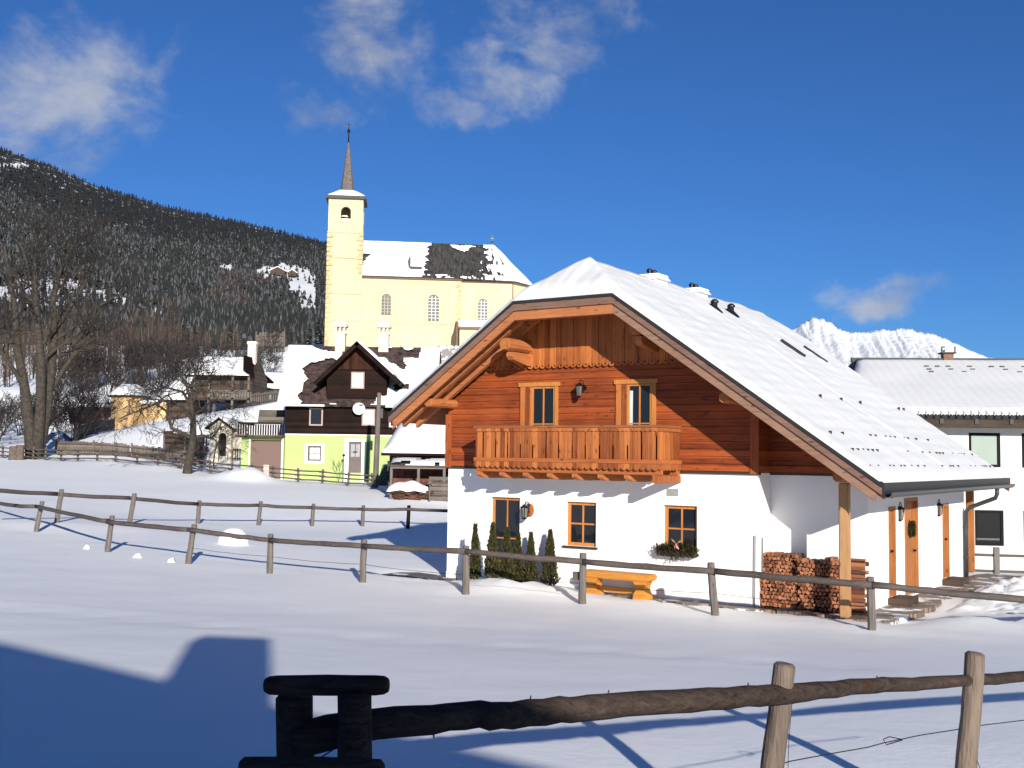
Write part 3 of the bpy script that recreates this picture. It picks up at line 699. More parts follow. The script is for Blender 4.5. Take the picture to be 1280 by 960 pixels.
while z<1.12:
    a=8.08+(row%2)*.045
    while a<8.98:
        if z<(1.10+.03*math.sin(a*9) if a>8.16 else .64): put_log(a+R.uniform(-.006,.006),.36+R.uniform(-.03,.02) if z>.64 else .22+R.uniform(-.03,.02),z,l1,'logs of the left firewood stack')
        a+=.088
    z+=.078; row+=1
row=0; z=.04
while z<1.08:
    a=9.03+(row%2)*.045
    while a<9.95:
        if z<1.04-.02*math.sin(a*7)-.0*(a-9): put_log(a+R.uniform(-.006,.006),.17+R.uniform(-.03,.03),z,l2,'logs of the right firewood stack')
        a+=.088
    for k,bb in enumerate((.02,)): put_log(10.16+R.uniform(-.02,.02),bb+.04+R.uniform(-.02,.02),z,'split firewood log laid lengthwise at the open right end of the right stack','crosswise logs of the firewood stack',along=True)
    if row%2==0: put_log(10.18,.24,z,'split firewood log laid lengthwise at the open right end of the right stack','crosswise logs of the firewood stack',along=True)
    z+=.078; row+=1
# bulk behind the faces of the stacks
for k,(a,t,lab) in enumerate([(8.10,1.45,'first thin wooden stake left of the firewood, the taller of two'),(8.20,1.40,'second thin wooden stake, right beside the taller one at the firewood')]):
    o=MB().tube([(0,0,-.1),(.01,0,t)],.012,6).build('stake',W_GREY,loc=HB(a,-.06 if k==0 else .1,0)); tag(o,lab,'stake')
# ------------------------------------------------------------------ fences
def rough_post(r,H,seed,mat,n=10,below=.25,lean=(0,0),top='cut'):
    R=random.Random(seed); g=MB(); ks=6
    pts=[];rs=[]
    for i in range(ks+1):
        z=-below+(H+below)*i/ks; pts.append((lean[0]*max(z,0)+R.uniform(-.006,.006),lean[1]*max(z,0)+R.uniform(-.006,.006),z)); rs.append(r*(1.06-.12*i/ks+R.uniform(-.02,.02)))
    pts.append((pts[-1][0],pts[-1][1],H+r*.18)); rs.append(rs[-1]*.8)
    g.tube(pts,rs,n,jit=.04,rnd=R); return g
def rail_pts(P,Q,seed,n=8,wob=.02,sag=.02):
    R=random.Random(seed); P=Vector(P);Q=Vector(Q); out=[]
    for i in range(n+1):
        t=i/n; p=P.lerp(Q,t); p.z-=sag*4*t*(1-t); 
        if 0<i<n: p+=Vector((0,R.uniform(-wob,wob),R.uniform(-wob,wob)))
        out.append(p)
    return out
# middle single-rail fence, passes in front of the chalet
posts=[(45,665,627),(134,690,645),(235,705,656),(337,717,668),(453,728,675),(582,743,683),(728,755,692),(894,769,704),(1090,788,722)]
fA=thing('rail_fence','weathered single-rail post fence running through the snow and in front of the chalet','fence',(0,0,0))
tops=[]
def ground_hit(px,py,y0=10,y1=60):
    d=at(px,py,1)-CC; d=d/d.y; t=y0
    while t<y1:
        p=CC+d*t
        if p.z<=gz(p.x,p.y): return p
        t+=.05
    return CC+d*y1
mf=[]
for i,(px,py,pt) in enumerate(posts):
    b=ground_hit(px,py); T=at(px,pt,b.y); H=T.z-b.z; mf.append((b,H))
R=random.Random(2)
leans=[(.16,0),(.1,0),(.13,0),(.0,0),(.02,0),(-.01,0),(.0,0),(-.09,0),(-.02,0)]
for i,(b,H) in enumerate(mf):
    g=rough_post(.078,H,30+i,W_GREY,8,lean=leans[i]); o=g.build('post',W_GREY,fA,loc=b)
    if i==6:
        g=MB(); g.beam((-.2,.12,H-.47),(.04,.12,H-.47),.05,.17); g.build('side_board',W_GREYX,fA,loc=b)
P0=at(-80,598,46); P1=at(45,636,mf[0][0].y-.1)
railpx=[(45,633),(134,652),(235,662),(337,675),(453,682.5),(582,689),(728,702),(894,714),(1090,731)]
rp=[at(-70,596,48)]+[at(px,py,mf[i][0].y-.13) for i,(px,py) in enumerate(railpx)]+[at(1285,750,19.5),at(1420,765,19.6)]
for i in range(len(rp)-1):
    g=MB(); Pp=rail_pts(rp[i],rp[i+1],50+i,8,.008,.01 if i else .35); R=random.Random(60+i)
    g.tube(Pp,[.062+R.uniform(-.006,.004) for _ in Pp],8,jit=.04,rnd=R,flat=1); g.build('rail',W_GREYX,fA,smooth=True)
b=ground_hit(1420,800); g=rough_post(.078,.95,44,W_GREY,8); g.build('post',W_GREY,fA,loc=b)
g=MB()
for i in range(2,8):
    a,c=mf[i][0],mf[i+1][0]; hh=.42
    g.tube(rail_pts(a+Vector((0,0,hh)),c+Vector((0,0,hh)),i,6,.005,.03),.005,4)
g.build('wire',IRON,fA)
# rear single-rail fence
fB=thing('rail_fence','thin single-rail fence farther back, ending behind the left corner of the chalet','fence',(0,0,0))
ps=[(71,648,612,37),(162,654,617,39),(247,657,626,43),(323,657,627,45),(390,658,630,46.5),(453,660,632,47.5),(510,660,632,48)]
bp=[]
for i,(px,py,pt,Y) in enumerate(ps):
    p=at(px,py,Y); b=Vector((p.x,Y,gz(p.x,Y))); T=at(px,pt,Y); bp.append((b,T.z)); g=rough_post(.085,T.z-b.z,70+i,W_GREY,7,lean=[(.12,0),(.14,0),(.05,0),(.08,0),(.05,0),(.03,0),(.02,0)][i]); g.build('post',W_GREY if i<6 else W_DARK,fB,loc=b)
rr=[at(-30,611,34)]+[at(px,py,Y-.12) for px,py,Y in [(71,617.5,37),(162,622.5,39),(247,630,43),(323,631.5,45),(390,634.5,46.5),(453,636.5,47.5),(510,636.5,48),(600,639,48.6)]]
for i in range(len(rr)-1):
    g=MB(); Pp=rail_pts(rr[i],rr[i+1],80+i,6,.01,.02); g.tube(Pp,.07,7); g.build('rail',W_GREYX,fB,smooth=True)
# low three-rail fence in front of the village
fC=thing('three_rail_fence','long low three-rail fence along the far edge of the snowy field below the village','fence',(0,0,0))
cp=[(-95,75,82),(-60,75,81),(-25,75,80),(4,75,79),(20,76,78.4),(42,76,78),(57,76,77.5),(77,76,77),(98,75,76),(122,75,75.2),(145,74,74.5),(172,74,73.7),(198,73,73),(224,72,72.4),(264,72,71.5),(290,71,71),(316,71,70.5),(342,70.5,70.3),(374,70,70),(404,70,69.8),(436,70,69.6),(466,70,69.5),(500,69,69.3),(530,69,69.3)]
cb=[]
for i,(px,_,Y) in enumerate(cp):
    b=G(px,Y); b.z-=.02; cb.append(b); g=rough_post(.075,.92,90+i,W_GREY,6,lean=(random.Random(i).uniform(-.06,.06),0)); g.build('post',W_GREY,fC,loc=b)
for i in range(len(cb)-1):
    for k,z in enumerate((.22,.49,.76)):
        g=MB(); g.tube(rail_pts(cb[i]+Vector((-.2,-.1,z)),cb[i+1]+Vector((.2,-.1,z)),i*3+k,4,.02,.0),.052,6); g.build('rail',W_GREYX,fC,smooth=True)
# second low fence behind it (plank fence with rail)
def plank_fence(name,label,pts,H,mat,step=.16,gap=.02,rail=True,post=True,wj=.0):
    T_=thing(name,label,'fence',(0,0,0)); g=MB(); R=random.Random(len(pts)*7)
    for a,b in zip(pts,pts[1:]):
        d=(b-a); L=d.length; n=max(1,int(L/step)); u_=d.normalized()
        for i in range(n):
            p=a+u_*(i*step+step/2); zb=gz(p.x,p.y); hh=H*(1+R.uniform(-.06,.06)); q=(step-gap)/2
            g.beam(p.xy.to_3d()+Vector((0,0,zb-.1)),p.xy.to_3d()+Vector((0,0,zb+hh)),q*2,.025,up=(u_.y,-u_.x,0))
    g.build('boards',mat,T_)
    for a,b in zip(pts,pts[1:]):
        L=(b-a).length; n=max(1,round(L/2.4))
        for i in range(n+1):
            p=a.lerp(b,i/n); g=rough_post(.07,H*1.12,i,W_GREY,6); g.build('post',W_GREY,T_,loc=(p.x,p.y-.08,gz(p.x,p.y)))
        for z in (.3*H,.8*H):
            g=MB(); A=a+Vector((0,-.07,0)); B=b+Vector((0,-.07,0)); k=6; P=[]
            for i in range(k+1): p=A.lerp(B,i/k); P.append((p.x,p.y,gz(p.x,p.y)+z))
            g.tube(P,.05,5); g.build('rail',W_GREYX,T_)
    return T_
plank_fence('board_fence','dark horizontal-looking board fence just behind the three-rail fence, left of the apple tree',[G(70,83),G(165,82.5),G(257,82)],.95,W_GREYP,.25,.02)
plank_fence('picket_fence','pale picket fence climbing the snowy slope toward the yellow pavilion',[G(93,90),G(118,99),G(142,110)],1.15,W_GREY,.22,.09)
plank_fence('picket_fence','short picket fence beside the brown barn, under the chimney',[G(312,101),G(352,100)],1.2,W_GREY,.22,.09)
plank_fence('board_fence','brown plank fence on the slope directly behind the lime green house',[G(316,150),G(352,152)],3.,W_GREYP,.4,.04)
plank_fence('board_fence','dark plank fence between the apple tree and the arched hut',[G(205,86),G(258,85)],1.5,W_BROWN,.2,.02)
# stumps beside the big tree
for i,(px,lab) in enumerate([(17,'left one of two cut tree stumps by the three-rail fence'),(25,'right one of two cut tree stumps by the three-rail fence')]):
    b=G(px,77.5); g=MB(); R=random.Random(i); g.tube([(0,0,-.2),(0,0,.4),(.03,0,.95+.1*i)],[.36,.3,.27],9,jit=.08,rnd=R); o=g.build('tree_stump',BARK,loc=b); tag(o,lab,'stump','stumps at the fence')
# foreground fence
NF=thing('rail_fence','big dark foreground fence of round logs with a short cap log on two shadowed posts','fence',(0,0,0))
def nearpost(px0,pyt,px1,pyb,Y,rp,zt=None,seed=0,mat=W_NEARP):
    T_=at(px0,pyt,Y); B_=at(px1,pyb,Y); d=(T_-B_); zg_=gz(B_.x,B_.y)-.1; B2=B_+d*((zg_-B_.z)/d.z)
    R=random.Random(seed); g=MB(); k=9; P=[B2.lerp(T_,i/k) for i in range(k+1)]
    P=[p+Vector((R.uniform(-.003,.003),0,0)) for p in P]; rs=[rp*(1.08-.1*i/k) for i in range(k+1)]
    P.append(T_+Vector((0,0,rp*.22))); rs.append(rp*.72); g.tube(P,rs,16,jit=.025,rnd=R)
    return g.build('post',mat,NF,smooth=False,bevel=0)
nearpost(369,872,369,958,4.62,.078,seed=1,mat=W_NEARR); nearpost(443,869,444,958,4.42,.068,seed=2,mat=W_NEARR)  # posts and logs in the house shadow: shade put into darker wood
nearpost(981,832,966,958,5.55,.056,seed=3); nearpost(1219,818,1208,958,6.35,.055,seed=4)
g=MB(); R=random.Random(7); A=at(332,856.5,4.5); B=at(485,856.5,4.42); P=[A.lerp(B,t) for t in (0,.03,.1,.3,.5,.7,.9,.97,1)]; g.tube(P,[.028,.036,.039,.04,.041,.04,.039,.036,.028],14,jit=.02,rnd=R); g.build('cap_log',W_NEARR,NF,smooth=True)
g=MB(); A=at(300,958,4.0); B=at(480,962,3.95); g.tube([A,A.lerp(B,.03),A.lerp(B,.5),A.lerp(B,.97),B],[.02,.035,.04,.036,.02],12,jit=.02,rnd=R); g.build('lower_log',W_NEARR,NF,smooth=True)
rpx=[(372,926,4.58,22),(430,912,4.57,21),(470,905,4.58,19),(540,899,4.66,17.5),(600,893,4.75,16.5),(640,889.5,4.84,16),(700,884,4.97,15.5),(735,881,5.05,15.2),(800,876,5.2,14.6),(860,872,5.32,14),(930,868,5.48,12.6),(975,865,5.58,12.4),(1020,860,5.72,10.6),(1080,855,5.92,9.4),(1110,853,6.02,9),(1150,852,6.15,8),(1213,848,6.42,7),(1240,846,6.55,6.8),(1290,842,6.8,6.5),(1400,835,7.4,9),(1800,815,10,7),(2300,790,13,5)]
g=MB(); R=random.Random(17); P=[];rs=[]
for k,(px,py,Y,r) in enumerate(rpx):
    P.append(at(px,py,Y+.0)); rs.append(r*Y/FOC)
P2=[];r2=[]
for i in range(len(P)-1):
    for t in (0,.33,.66): P2.append(P[i].lerp(P[i+1],t)+Vector((0,0,R.uniform(-.004,.004)))); r2.append((rs[i]*(1-t)+rs[i+1]*t)*(1+R.uniform(-.02,.02)))
P2=[p+Vector((0,-.055,0)) if i>12 else p for i,p in enumerate(P2)]
g.tube(P2,r2,14,jit=.03,rnd=R)
for k in (9,16,22,30,40): # broken twig stubs
    p=P2[k]; g.tube([p,p+Vector((.01,-.0,-r2[k]*1.25 if k%2 else r2[k]*1.3))],[.008,.003],5)
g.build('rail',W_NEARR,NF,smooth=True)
g=MB(); wp_=[(392,952,4.55),(406,944,4.5),(418,936,4.45)]; g.tube([at(*q) for q in wp_],.003,5)
wp_=[(965,958,5.6),(990,951,5.65),(1050,940,5.9),(1085,934,6.0),(1103,929,6.08),(1150,919,6.2),(1195,912,6.35),(1215,908,6.4),(1290,899,6.7)]
g.tube([at(*q) for q in wp_],.003,5)
g.build('wire',IRON,NF,smooth=True); g=MB()
g.tube([at(*q) for q in [(1128,925,6.1),(1108,931,6.08),(1104,924,6.08),(1112,921,6.08),(1126,924,6.08)]],.003,5)
g.tube([at(*q) for q in [(1222,850,6.35),(1226,880,6.33),(1222,910,6.34),(1215,935,6.34),(1225,960,6.3)]],.002,4)
g.tube([at(*q) for q in [(990,880,5.55),(986,925,5.55),(985,960,5.55)]],.0015,4)
g.build('wire',IRON,NF,smooth=True)
# ------------------------------------------------------------------ the house the picture is taken from (behind the camera)
bh=thing('farmhouse','broad low-pitched house behind the viewpoint whose roof and chimney shade the foreground','house',(.36,-5.0,0))
# ridge/verge profile from the shadow on the snow
g=MB(); g.box(-14,1.3,-9,-.5,0,4.4); g.build('wall',PLASTER,bh)
rz=lambda x: 6.2-.31*(x+2.08)
g=MB(); xr=-7.
g.prism([(3.6,rz(3.6)),(xr,rz(xr)),(2*xr-3.6,rz(3.6)),(2*xr-3.6,rz(3.6)-.25),(xr,rz(xr)-.25),(3.6,rz(3.6)-.25)],-10.,0.,'y'); rfo=g.build('roof',W_BROWN,bh)
g=MB(); g.box(.24,1.12,-1.85,-1.2,4.,6.97); g.build('chimney',PLASTER,rfo)
g=MB(); g.prism([(1.3,4.4),(1.3,rz(1.3)-.26),(xr,rz(xr)-.26),(-14,rz(0)-.3),(-14,4.4)],-.8,-.5,'y'); g.build('gable',W_BROWN,bh)
# ------------------------------------------------------------------ helpers for the village
class Site:
    def __init__(s,px,Y,z=None): p=at(px,560,Y); s.b=Vector((p.x,Y,gz(p.x,Y) if z is None else z))
    def p(s,px,py,Y): return at(px,py,Y)-s.b
    def x(s,px,Y,py=560): return at(px,py,Y).x-s.b.x
    def z(s,px,py,Y): return at(px,py,Y).z-s.b.z
def snow_slab(corners,th,mat,res=.5,seed=0,parent=None,name='snow_cover',keep=None,amp=.3):
    """blanket over a quad roof plane given by 4 corners (eave L, eave R, ridge R, ridge L)"""
    a,b,c,d=[Vector(q) for q in corners]; n=max(2,int((b-a).length/res)); m=max(2,int((d-a).length/res)); nrm=(b-a).cross(d-a).normalized()
    if nrm.z<0: nrm=-nrm
    vs=[];fs=[]
    for j in range(m+1):
        for i in range(n+1):
            s_,t=i/n,j/m; p=(a.lerp(b,s_)).lerp(d.lerp(c,s_),t)
            e=min(1,4*min(s_,1-s_)*(b-a).length/2/1.2,4*min(t,1-t)*(d-a).length/2/1.2); k=max(0,1-(1-min(1,e))**2)
            vs.append(p+nrm*(.03+th*(.25+.75*k)*(1+amp*noise.noise(p*.6+Vector((seed,0,0))))))
    for j in range(m):
        for i in range(n): k=j*(n+1)+i; fs.append((k,k+1,k+n+2,k+n+1))
    o=len(vs)
    ring=[i for i in range(n+1)]+[j*(n+1)+n for j in range(1,m+1)]+[m*(n+1)+i for i in range(n-1,-1,-1)]+[j*(n+1) for j in range(m-1,0,-1)]
    P=[a,b,c,d]
    for q in ring:
        j,i=divmod(q,n+1); s_,t=i/n,j/m; vs.append((a.lerp(b,s_)).lerp(d.lerp(c,s_),t))
    for q in range(len(ring)): fs.append((ring[q],ring[(q+1)%len(ring)],o+(q+1)%len(ring),o+q))
    if keep:
        fs=[f for f in fs if keep(sum((Vector(vs[i]) for i in f),Vector())/len(f),f)]
    g=MB(); g.add(vs,fs); return g.build(name,mat,parent,smooth=True)
def planel(mb,corners,th=.15,mi=0):
    a=[Vector(q) for q in corners]; n=len(a); nrm=(a[1]-a[0]).cross(a[-1]-a[0]).normalized()
    if nrm.z<0: nrm=-nrm
    lo=[p-nrm*th for p in a]; mb.add(a+lo,[tuple(range(n)),tuple(range(2*n-1,n-1,-1))]+[(i,(i+1)%n,(i+1)%n+n,i+n) for i in range(n)],mi)
def chimney(parent,c,w,z0,z1,capw=.12,mat=CONC,snow=True,top='hood'):
    g=MB(); g.box(c[0]-w/2,c[0]+w/2,c[1]-w/2,c[1]+w/2,z0,z1-.75 if top=='hood' else z1); o=g.build('chimney',mat,parent)
    g=MB()
    if top=='hood':
        for sx in (-1,0,1):
            for sy in (-1,1): g.box(c[0]+sx*w*.42-.06,c[0]+sx*w*.42+.06,c[1]+sy*w*.42-.06,c[1]+sy*w*.42+.06,z1-.75,z1-.25)
        g.box(c[0]-w*.56,c[0]+w*.56,c[1]-w*.56,c[1]+w*.56,z1-.78,z1-.7); g.box(c[0]-w*.68,c[0]+w*.68,c[1]-w*.68,c[1]+w*.68,z1-.25,z1-.12)
        g.build('hood',mat,o)
    else: g.box(c[0]-w*.6,c[0]+w*.6,c[1]-w*.6,c[1]+w*.6,z1,z1+.12); g.build('cap',mat,o)
    if snow: g=MB(); g.box(c[0]-w*.6,c[0]+w*.6,c[1]-w*.6,c[1]+w*.6,z1-.115 if top=='hood' else z1+.125,z1+.12 if top=='hood' else z1+.3); g.build('snow_cap',SNOW,o,bevel=.05)
    return o
# ------------------------------------------------------------------ church
YC=165.; s=Site(425,YC,z=at(425,433,YC).z-2.5)
CHU=thing('church','cream church with slender shingled spire on the knoll above the village','church',s.b,.10)
def church_mat():
    m,nt,b=newmat('church_render'); n=N(nt); v=n.coord(); sp=n('ShaderNodeSeparateXYZ',{0:v})
    f=n.noise(v,.35,5,.6); col=n.ramp(f,[(.3,(.53,.455,.25)),(.7,(.59,.52,.315))])
    d=n.noise(n.coord((1,1,.6)),1.1,7,.7); lo=n('ShaderNodeMapRange',{'Value':sp.outputs[2],'From Min':2.,'From Max':6.2,'To Min':.62,'To Max':.18}).outputs[0]
    k=n.math('LESS_THAN',d,n.math('ADD',lo,-.06)); k2=n('ShaderNodeMapRange',{'Value':n.math('SUBTRACT',lo,d),'From Min':-.03,'From Max':.06}).outputs[0]
    col=n.mix(n.math('MULTIPLY',k2,.75),col,(.38,.33,.27)); nt.links.new(col,b.inputs['Base Color']); b.inputs['Roughness'].default_value=.9
    nt.links.new(n.bump(d,.3,.03),b.inputs['Normal']); return m
CREN=church_mat(); QUO=plain('ochre_quoin',(.58,.47,.26),.9,var=.2,scale=2); MOUL=plain('stone_moulding',(.5,.44,.29),.85,var=.12)
SHIN=plain('wood_shingle',(.2,.17,.15),.85,var=.35,scale=5,bump=.8,bscale=14,bd=.06)
u1=YC/FOC
zt=lambda px,py,Y=YC: s.z(px,py,Y)
xl,xr_=s.x(403.5,YC),s.x(447,YC); Hn=zt(425,245); tw_=xr_-xl
hb=1.0  # base inset
g=MB(); tp=.14
def quadbox(mb,xa,xb,ya,yb,z0,z1,ins):
    mb.add([(xa,ya,z0),(xb,ya,z0),(xb,yb,z0),(xa,yb,z0),(xa+ins,ya+ins,z1),(xb-ins,ya+ins,z1),(xb-ins,yb-ins,z1),(xa+ins,yb-ins,z1)],[(0,1,2,3),(4,5,6,7),(0,1,5,4),(1,2,6,5),(2,3,7,6),(3,0,4,7)])
# tower shaft with belfry opening: lower solid, upper with holes
zb0,zb1=zt(427,276),zt(427,254)
xm=(xl+xr_)/2
quadbox(g,xl-.15,xr_+.1,-.1,tw_,-3,zb0-3.2,.12)
Mt=lambda a,b,c:(a,b,c)
xa,xb=xl-.02,xr_-.02
hole=[(xm-.75,xm+.75,zb0,zb1-.5)]
holed(g,Mt,xa,xb,zb0-3.2,Hn,hole,.02,.6)
holed(g,lambda a,b,c:(xb-b,a,c),.62,tw_-.02,zb0-3.2,Hn,[(tw_/2-.75,tw_/2+.75,zb0,zb1-.5)],0,.6)
g.box(xa,xa+.6,.62,tw_-.02,zb0-3.2,Hn); g.box(xa+.6,xb-.6,tw_-.6,tw_-.02,zb0-3.2,Hn)
TW=g.build('tower',CREN,CHU)
g=MB() # arch spandrels of the belfry
n=10
pts=[(xm-.75,zb1-.5)]+[(xm-.75*math.cos(PI*i/n),zb1-.5-.75+.75*math.sin(PI*i/n)+.0) for i in range(n+1)]+[(xm+.75,zb1-.5)]
sp_=[(xm-.75,zb1-.49)]+[(xm-.75*math.cos(PI*i/n),zb1-1.25+.75*math.sin(PI*i/n)) for i in range(n//2+1)]
for sgn in (1,-1): g.prism([(xm+(x-xm)*sgn,z) for x,z in sp_],.021,.59,'y')
g.build('arch',CREN,TW)
g=MB(); g.box(xm-1.0,xm+1.0,-.06,.02,zb0-.25,zb0-.02); g.box(xa-.08,xb+.08,-.06,.02,zb0-1.9,zb0-1.65); g.box(xa-.05,xb+.05,-.05,.02,zb0-1.9-11.2,zb0-1.9-11.0); g.box(xa+.4,xb-.4,-.04,.02,Hn-1.5,Hn-1.35)
for zz in (zt(425,322),zt(425,367),zt(425,401)): g.box(xa-.1,xb+.1,-.16,.03,zz-.1,zz+.1)
g.build('string_course',MOUL,TW)
g=MB(); R=random.Random(1)
def quoins(mb,x,side,z0,z1,y,wd=.95):
    z=z0;k=0
    while z<z1: ww=wd if k%2 else wd*.6; mb.box(x if side>0 else x-ww,x+ww if side>0 else x,y-.05,y+.0,z+.06,z+.62); z+=.72; k+=1
quoins(g,xa-.1,1,1,zb0-2.2,-.12); quoins(g,xb+.1,-1,zt(425,342),zb0-2.2,-.12); g.build('quoins',QUO,TW)
# bell
g=MB(); g.lathe([(.55,0),(.42,.25),(.32,.6),(.15,.8)],12,(xm,tw_/2,zb0+.4)); g.box(xm-.9,xm+.9,tw_/2-.1,tw_/2+.1,zb0+1.2,zb0+1.4); g.build('bell',plain('bronze',(.25,.2,.14),.4,.6),TW)
g=MB(); g.box(xm-.7,xm+.7,.7,.8,zb0,zb0+.5); g.build('belfry_rail',WHITEP,TW)
g=MB(); ov=.42; zr=Hn
c4=[(xa-ov,-ov,zr),(xb+ov,-ov,zr),(xb+ov,tw_+ov,zr),(xa-ov,tw_+ov,zr)]
sr=.92; zs=zt(427,234.5)
c8=[(xm-sr*1.05,tw_/2-sr*1.05,zs),(xm+sr*1.05,tw_/2-sr*1.05,zs),(xm+sr*1.05,tw_/2+sr*1.05,zs),(xm-sr*1.05,tw_/2+sr*1.05,zs)]
g.add([Vector(q)-Vector((0,0,.45)) for q in c4]+c4+c8,[(0,1,2,3),(0,1,5,4),(1,2,6,5),(2,3,7,6),(3,0,4,7),(4,5,9,8),(5,6,10,9),(6,7,11,10),(7,4,8,11)])
SKI=g.build('tower_roof',TILE,TW)
snow_slab([Vector(c4[0])+Vector((.25,.1,.02)),Vector(c4[1])+Vector((-.25,.1,.02)),Vector(c8[1])+Vector((0,0,.0)),Vector(c8[0])],.16,SNOWF,.5,1,SKI)
snow_slab([Vector(c4[1])+Vector((-.1,.25,.02)),Vector(c4[2])+Vector((-.1,-.25,.02)),c8[2],c8[1]],.16,SNOWF,.5,2,SKI)
zt2=zt(429,172)
g=MB(); g.lathe([(1.28,zs-.35),(1.08,zs+.1),(.93,zs+1.2),(.12,zt2)],8,(xm,tw_/2,0)); SPI=g.build('spire',SHIN,TW)
g=MB(); g.tube([(xm,tw_/2,zt2-.2),(xm,tw_/2,zt(429,148))],[.13,.05],6); g.lathe([(.05,0),(.2,.1),(.28,.3),(.2,.5),(.05,.6)],10,(xm,tw_/2,zt(429,160))); zz=zt(429,153); g.box(xm-.4,xm+.4,tw_/2-.05,tw_/2+.05,zz,zz+.12); g.build('finial',IRON,SPI)
# nave
YN=YC+.6; y0=.6+.3
x0=xr_-.9; x1=s.x(574,YN); x2=s.x(640,YN); 
ze=zt(500,344.5,YN); nd=11.
g=MB(); 
apse=[(x0-1.2,y0-.6),(x0+1.6,y0-.6),(x0+1.6,y0-.003),(x0-1.2,y0-.003)]
body=[(x0-.6,y0),(x1,y0),(x1,y0+.5),(x2,y0+.5),(x2+3.1,y0+3.6),(x2+3.1,y0+nd-3.6),(x2,y0+nd-.5),(x1,y0+nd-.5),(x1,y0+nd),(x0-.6,y0+nd)]
g.prism(body,-3,ze,'z'); NAV=g.build('nave',CREN,CHU)
g=MB(); g.box(s.x(434.5,YC),s.x(445.5,YC),y0-.55,y0-.003,-3,ze-.02); g.build('buttress',CREN,CHU)
g=MB(); quoins(g,x1,-1,4,ze-.2,y0,.95); quoins(g,s.x(445,YC),-1,4,ze-.3,y0-.56,1.0); g.build('quoins',QUO,NAV)
g=MB(); g.box(x0+1.6,x1+.02,y0-.07,y0,zt(500,403,YN)-.12,zt(500,403,YN)+.08); g.box(x1+.02,x2,y0+.43,y0+.5,zt(500,403,YN)-.12,zt(500,403,YN)+.08)
g.build('string_course',MOUL,NAV)
EAV=plain('eave_brown',(.2,.09,.06),.7)
g=MB(); g.box(s.x(434,YC),x1+.1,y0-.42,y0-.001,ze-.32,ze-.02); g.box(x1+.1,x2+.1,y0+.1,y0+.499,ze-.42,ze-.12); g.build('cornice',EAV,NAV)
g=MB(); g.tube([(s.x(445.5,YC)+.12,y0-.14,ze-.3),(s.x(445.5,YC)+.12,y0-.14,-1)],.09,6); g.tube([(x2+.06,y0+.38,ze-.4),(x2+.06,y0+.38,-1)],.07,6); g.build('downpipe',EAV,NAV)
zr=zt(530,303,YC+7.2); rx0,rx1=x0-.6,s.x(617,YC+7.2); ym=y0+nd/2
g=MB(); E0=[(s.x(434,YC),y0-.45,ze),(x1,y0-.45,ze),(x2+.3,y0-.1,ze-.15),(x2+3.5,y0+3.4,ze-.25),(x2+3.5,y0+nd-3.4,ze-.25),(x2+.3,y0+nd+.1,ze-.15),(s.x(434,YC),y0+nd+.45,ze)]
RA,RB=(rx0,ym,zr),(rx1,ym,zr)
vs=[Vector(q) for q in E0]+[Vector(RA),Vector(RB)]
lo=[q-Vector((0,0,.2)) for q in vs]
F=[(0,1,8,7),(1,2,8),(2,3,8),(3,4,8),(4,5,8),(5,6,7,8),(0,7,6)]
g.add(vs+lo,F+[tuple(i+9 for i in f[::-1]) for f in F]+[(i,(i+1)%7,(i+1)%7+9,i+9) for i in range(7)])
NR=g.build('nave_roof',plain('larch_shingle',(.065,.058,.054),.85,var=.45,scale=1.,bump=.8,bscale=5,bd=.08,stretch=(3,1,.7)),CHU)
# snow blanket with the bare patch over the chancel bay
def snow_tri(a,b,c,d,keep,seed):
    snow_slab([a,b,c,d],.28,SNOWF,.2,seed,NR,keep=keep,amp=.4)
pa,pb=s.x(535.5,YC+3),s.x(603,YC+3)
def kp(c,f):
    t=(c.z-ze)/(zr-ze); jag=1.*noise.noise(Vector((c.x*.8,c.z*1.6,0)))+.5*noise.noise(Vector((c.x*2.5,c.z*3,4)))
    if pa-1.2*(1-t)+jag*.7+1.2*t*0 < c.x < pb+jag*1.4+.8*t:
        if t>.86+.10*math.sin(c.x*1.3)+.1*jag and c.x>pa+3 and t<.95: return True
        return t<.07 and jag>.15
    if c.x<s.x(446,YC)+1.4 and t>.1 and t<.62 and c.x<s.x(446,YC)-.6+2.6*t+jag: return False
    return True
snow_tri((E0[0][0],E0[0][1],ze),(x1,y0-.45,ze),(x1,ym,zr),(rx0,ym,zr),kp,3)
def kp2(c,f):
    if not kp(c,f): return False
    return not (abs(c.x-s.x(611,YC+4)-noise.noise(c*.5))<2.2 and noise.noise(Vector((c.x*2,c.z*1.,9)))>.22)
snow_tri((x1,y0-.45,ze),Vector(E0[2]),RB,(x1,ym,zr),kp2,4)
snow_tri(Vector(E0[2]),Vector(E0[3]),Vector(RB)+Vector((.02,.02,0)),RB,None,5)
# dormer hatch
g=MB(); q=s.p(521,334,YC+1.5); g.box(q.x-.9,q.x+.9,q.y-.3,q.y+1.2,q.z-.6,q.z+.25); g.box(q.x-1.15,q.x-.85,q.y-.1,q.y+1.3,q.z-.3,q.z+1.7); g.build('hatch',TILE,NR)
g=MB(); g.tube([(rx1,ym,zr),(rx1,ym,zr+1.6)],.07,5); g.box(rx1-.3,rx1+.3,ym-.05,ym+.05,zr+1.,zr+1.12); g.lathe([(.05,0),(.22,.15),(.05,.35)],8,(rx1,ym,zr+.3)); g.build('ridge_cross',METAL,NR)
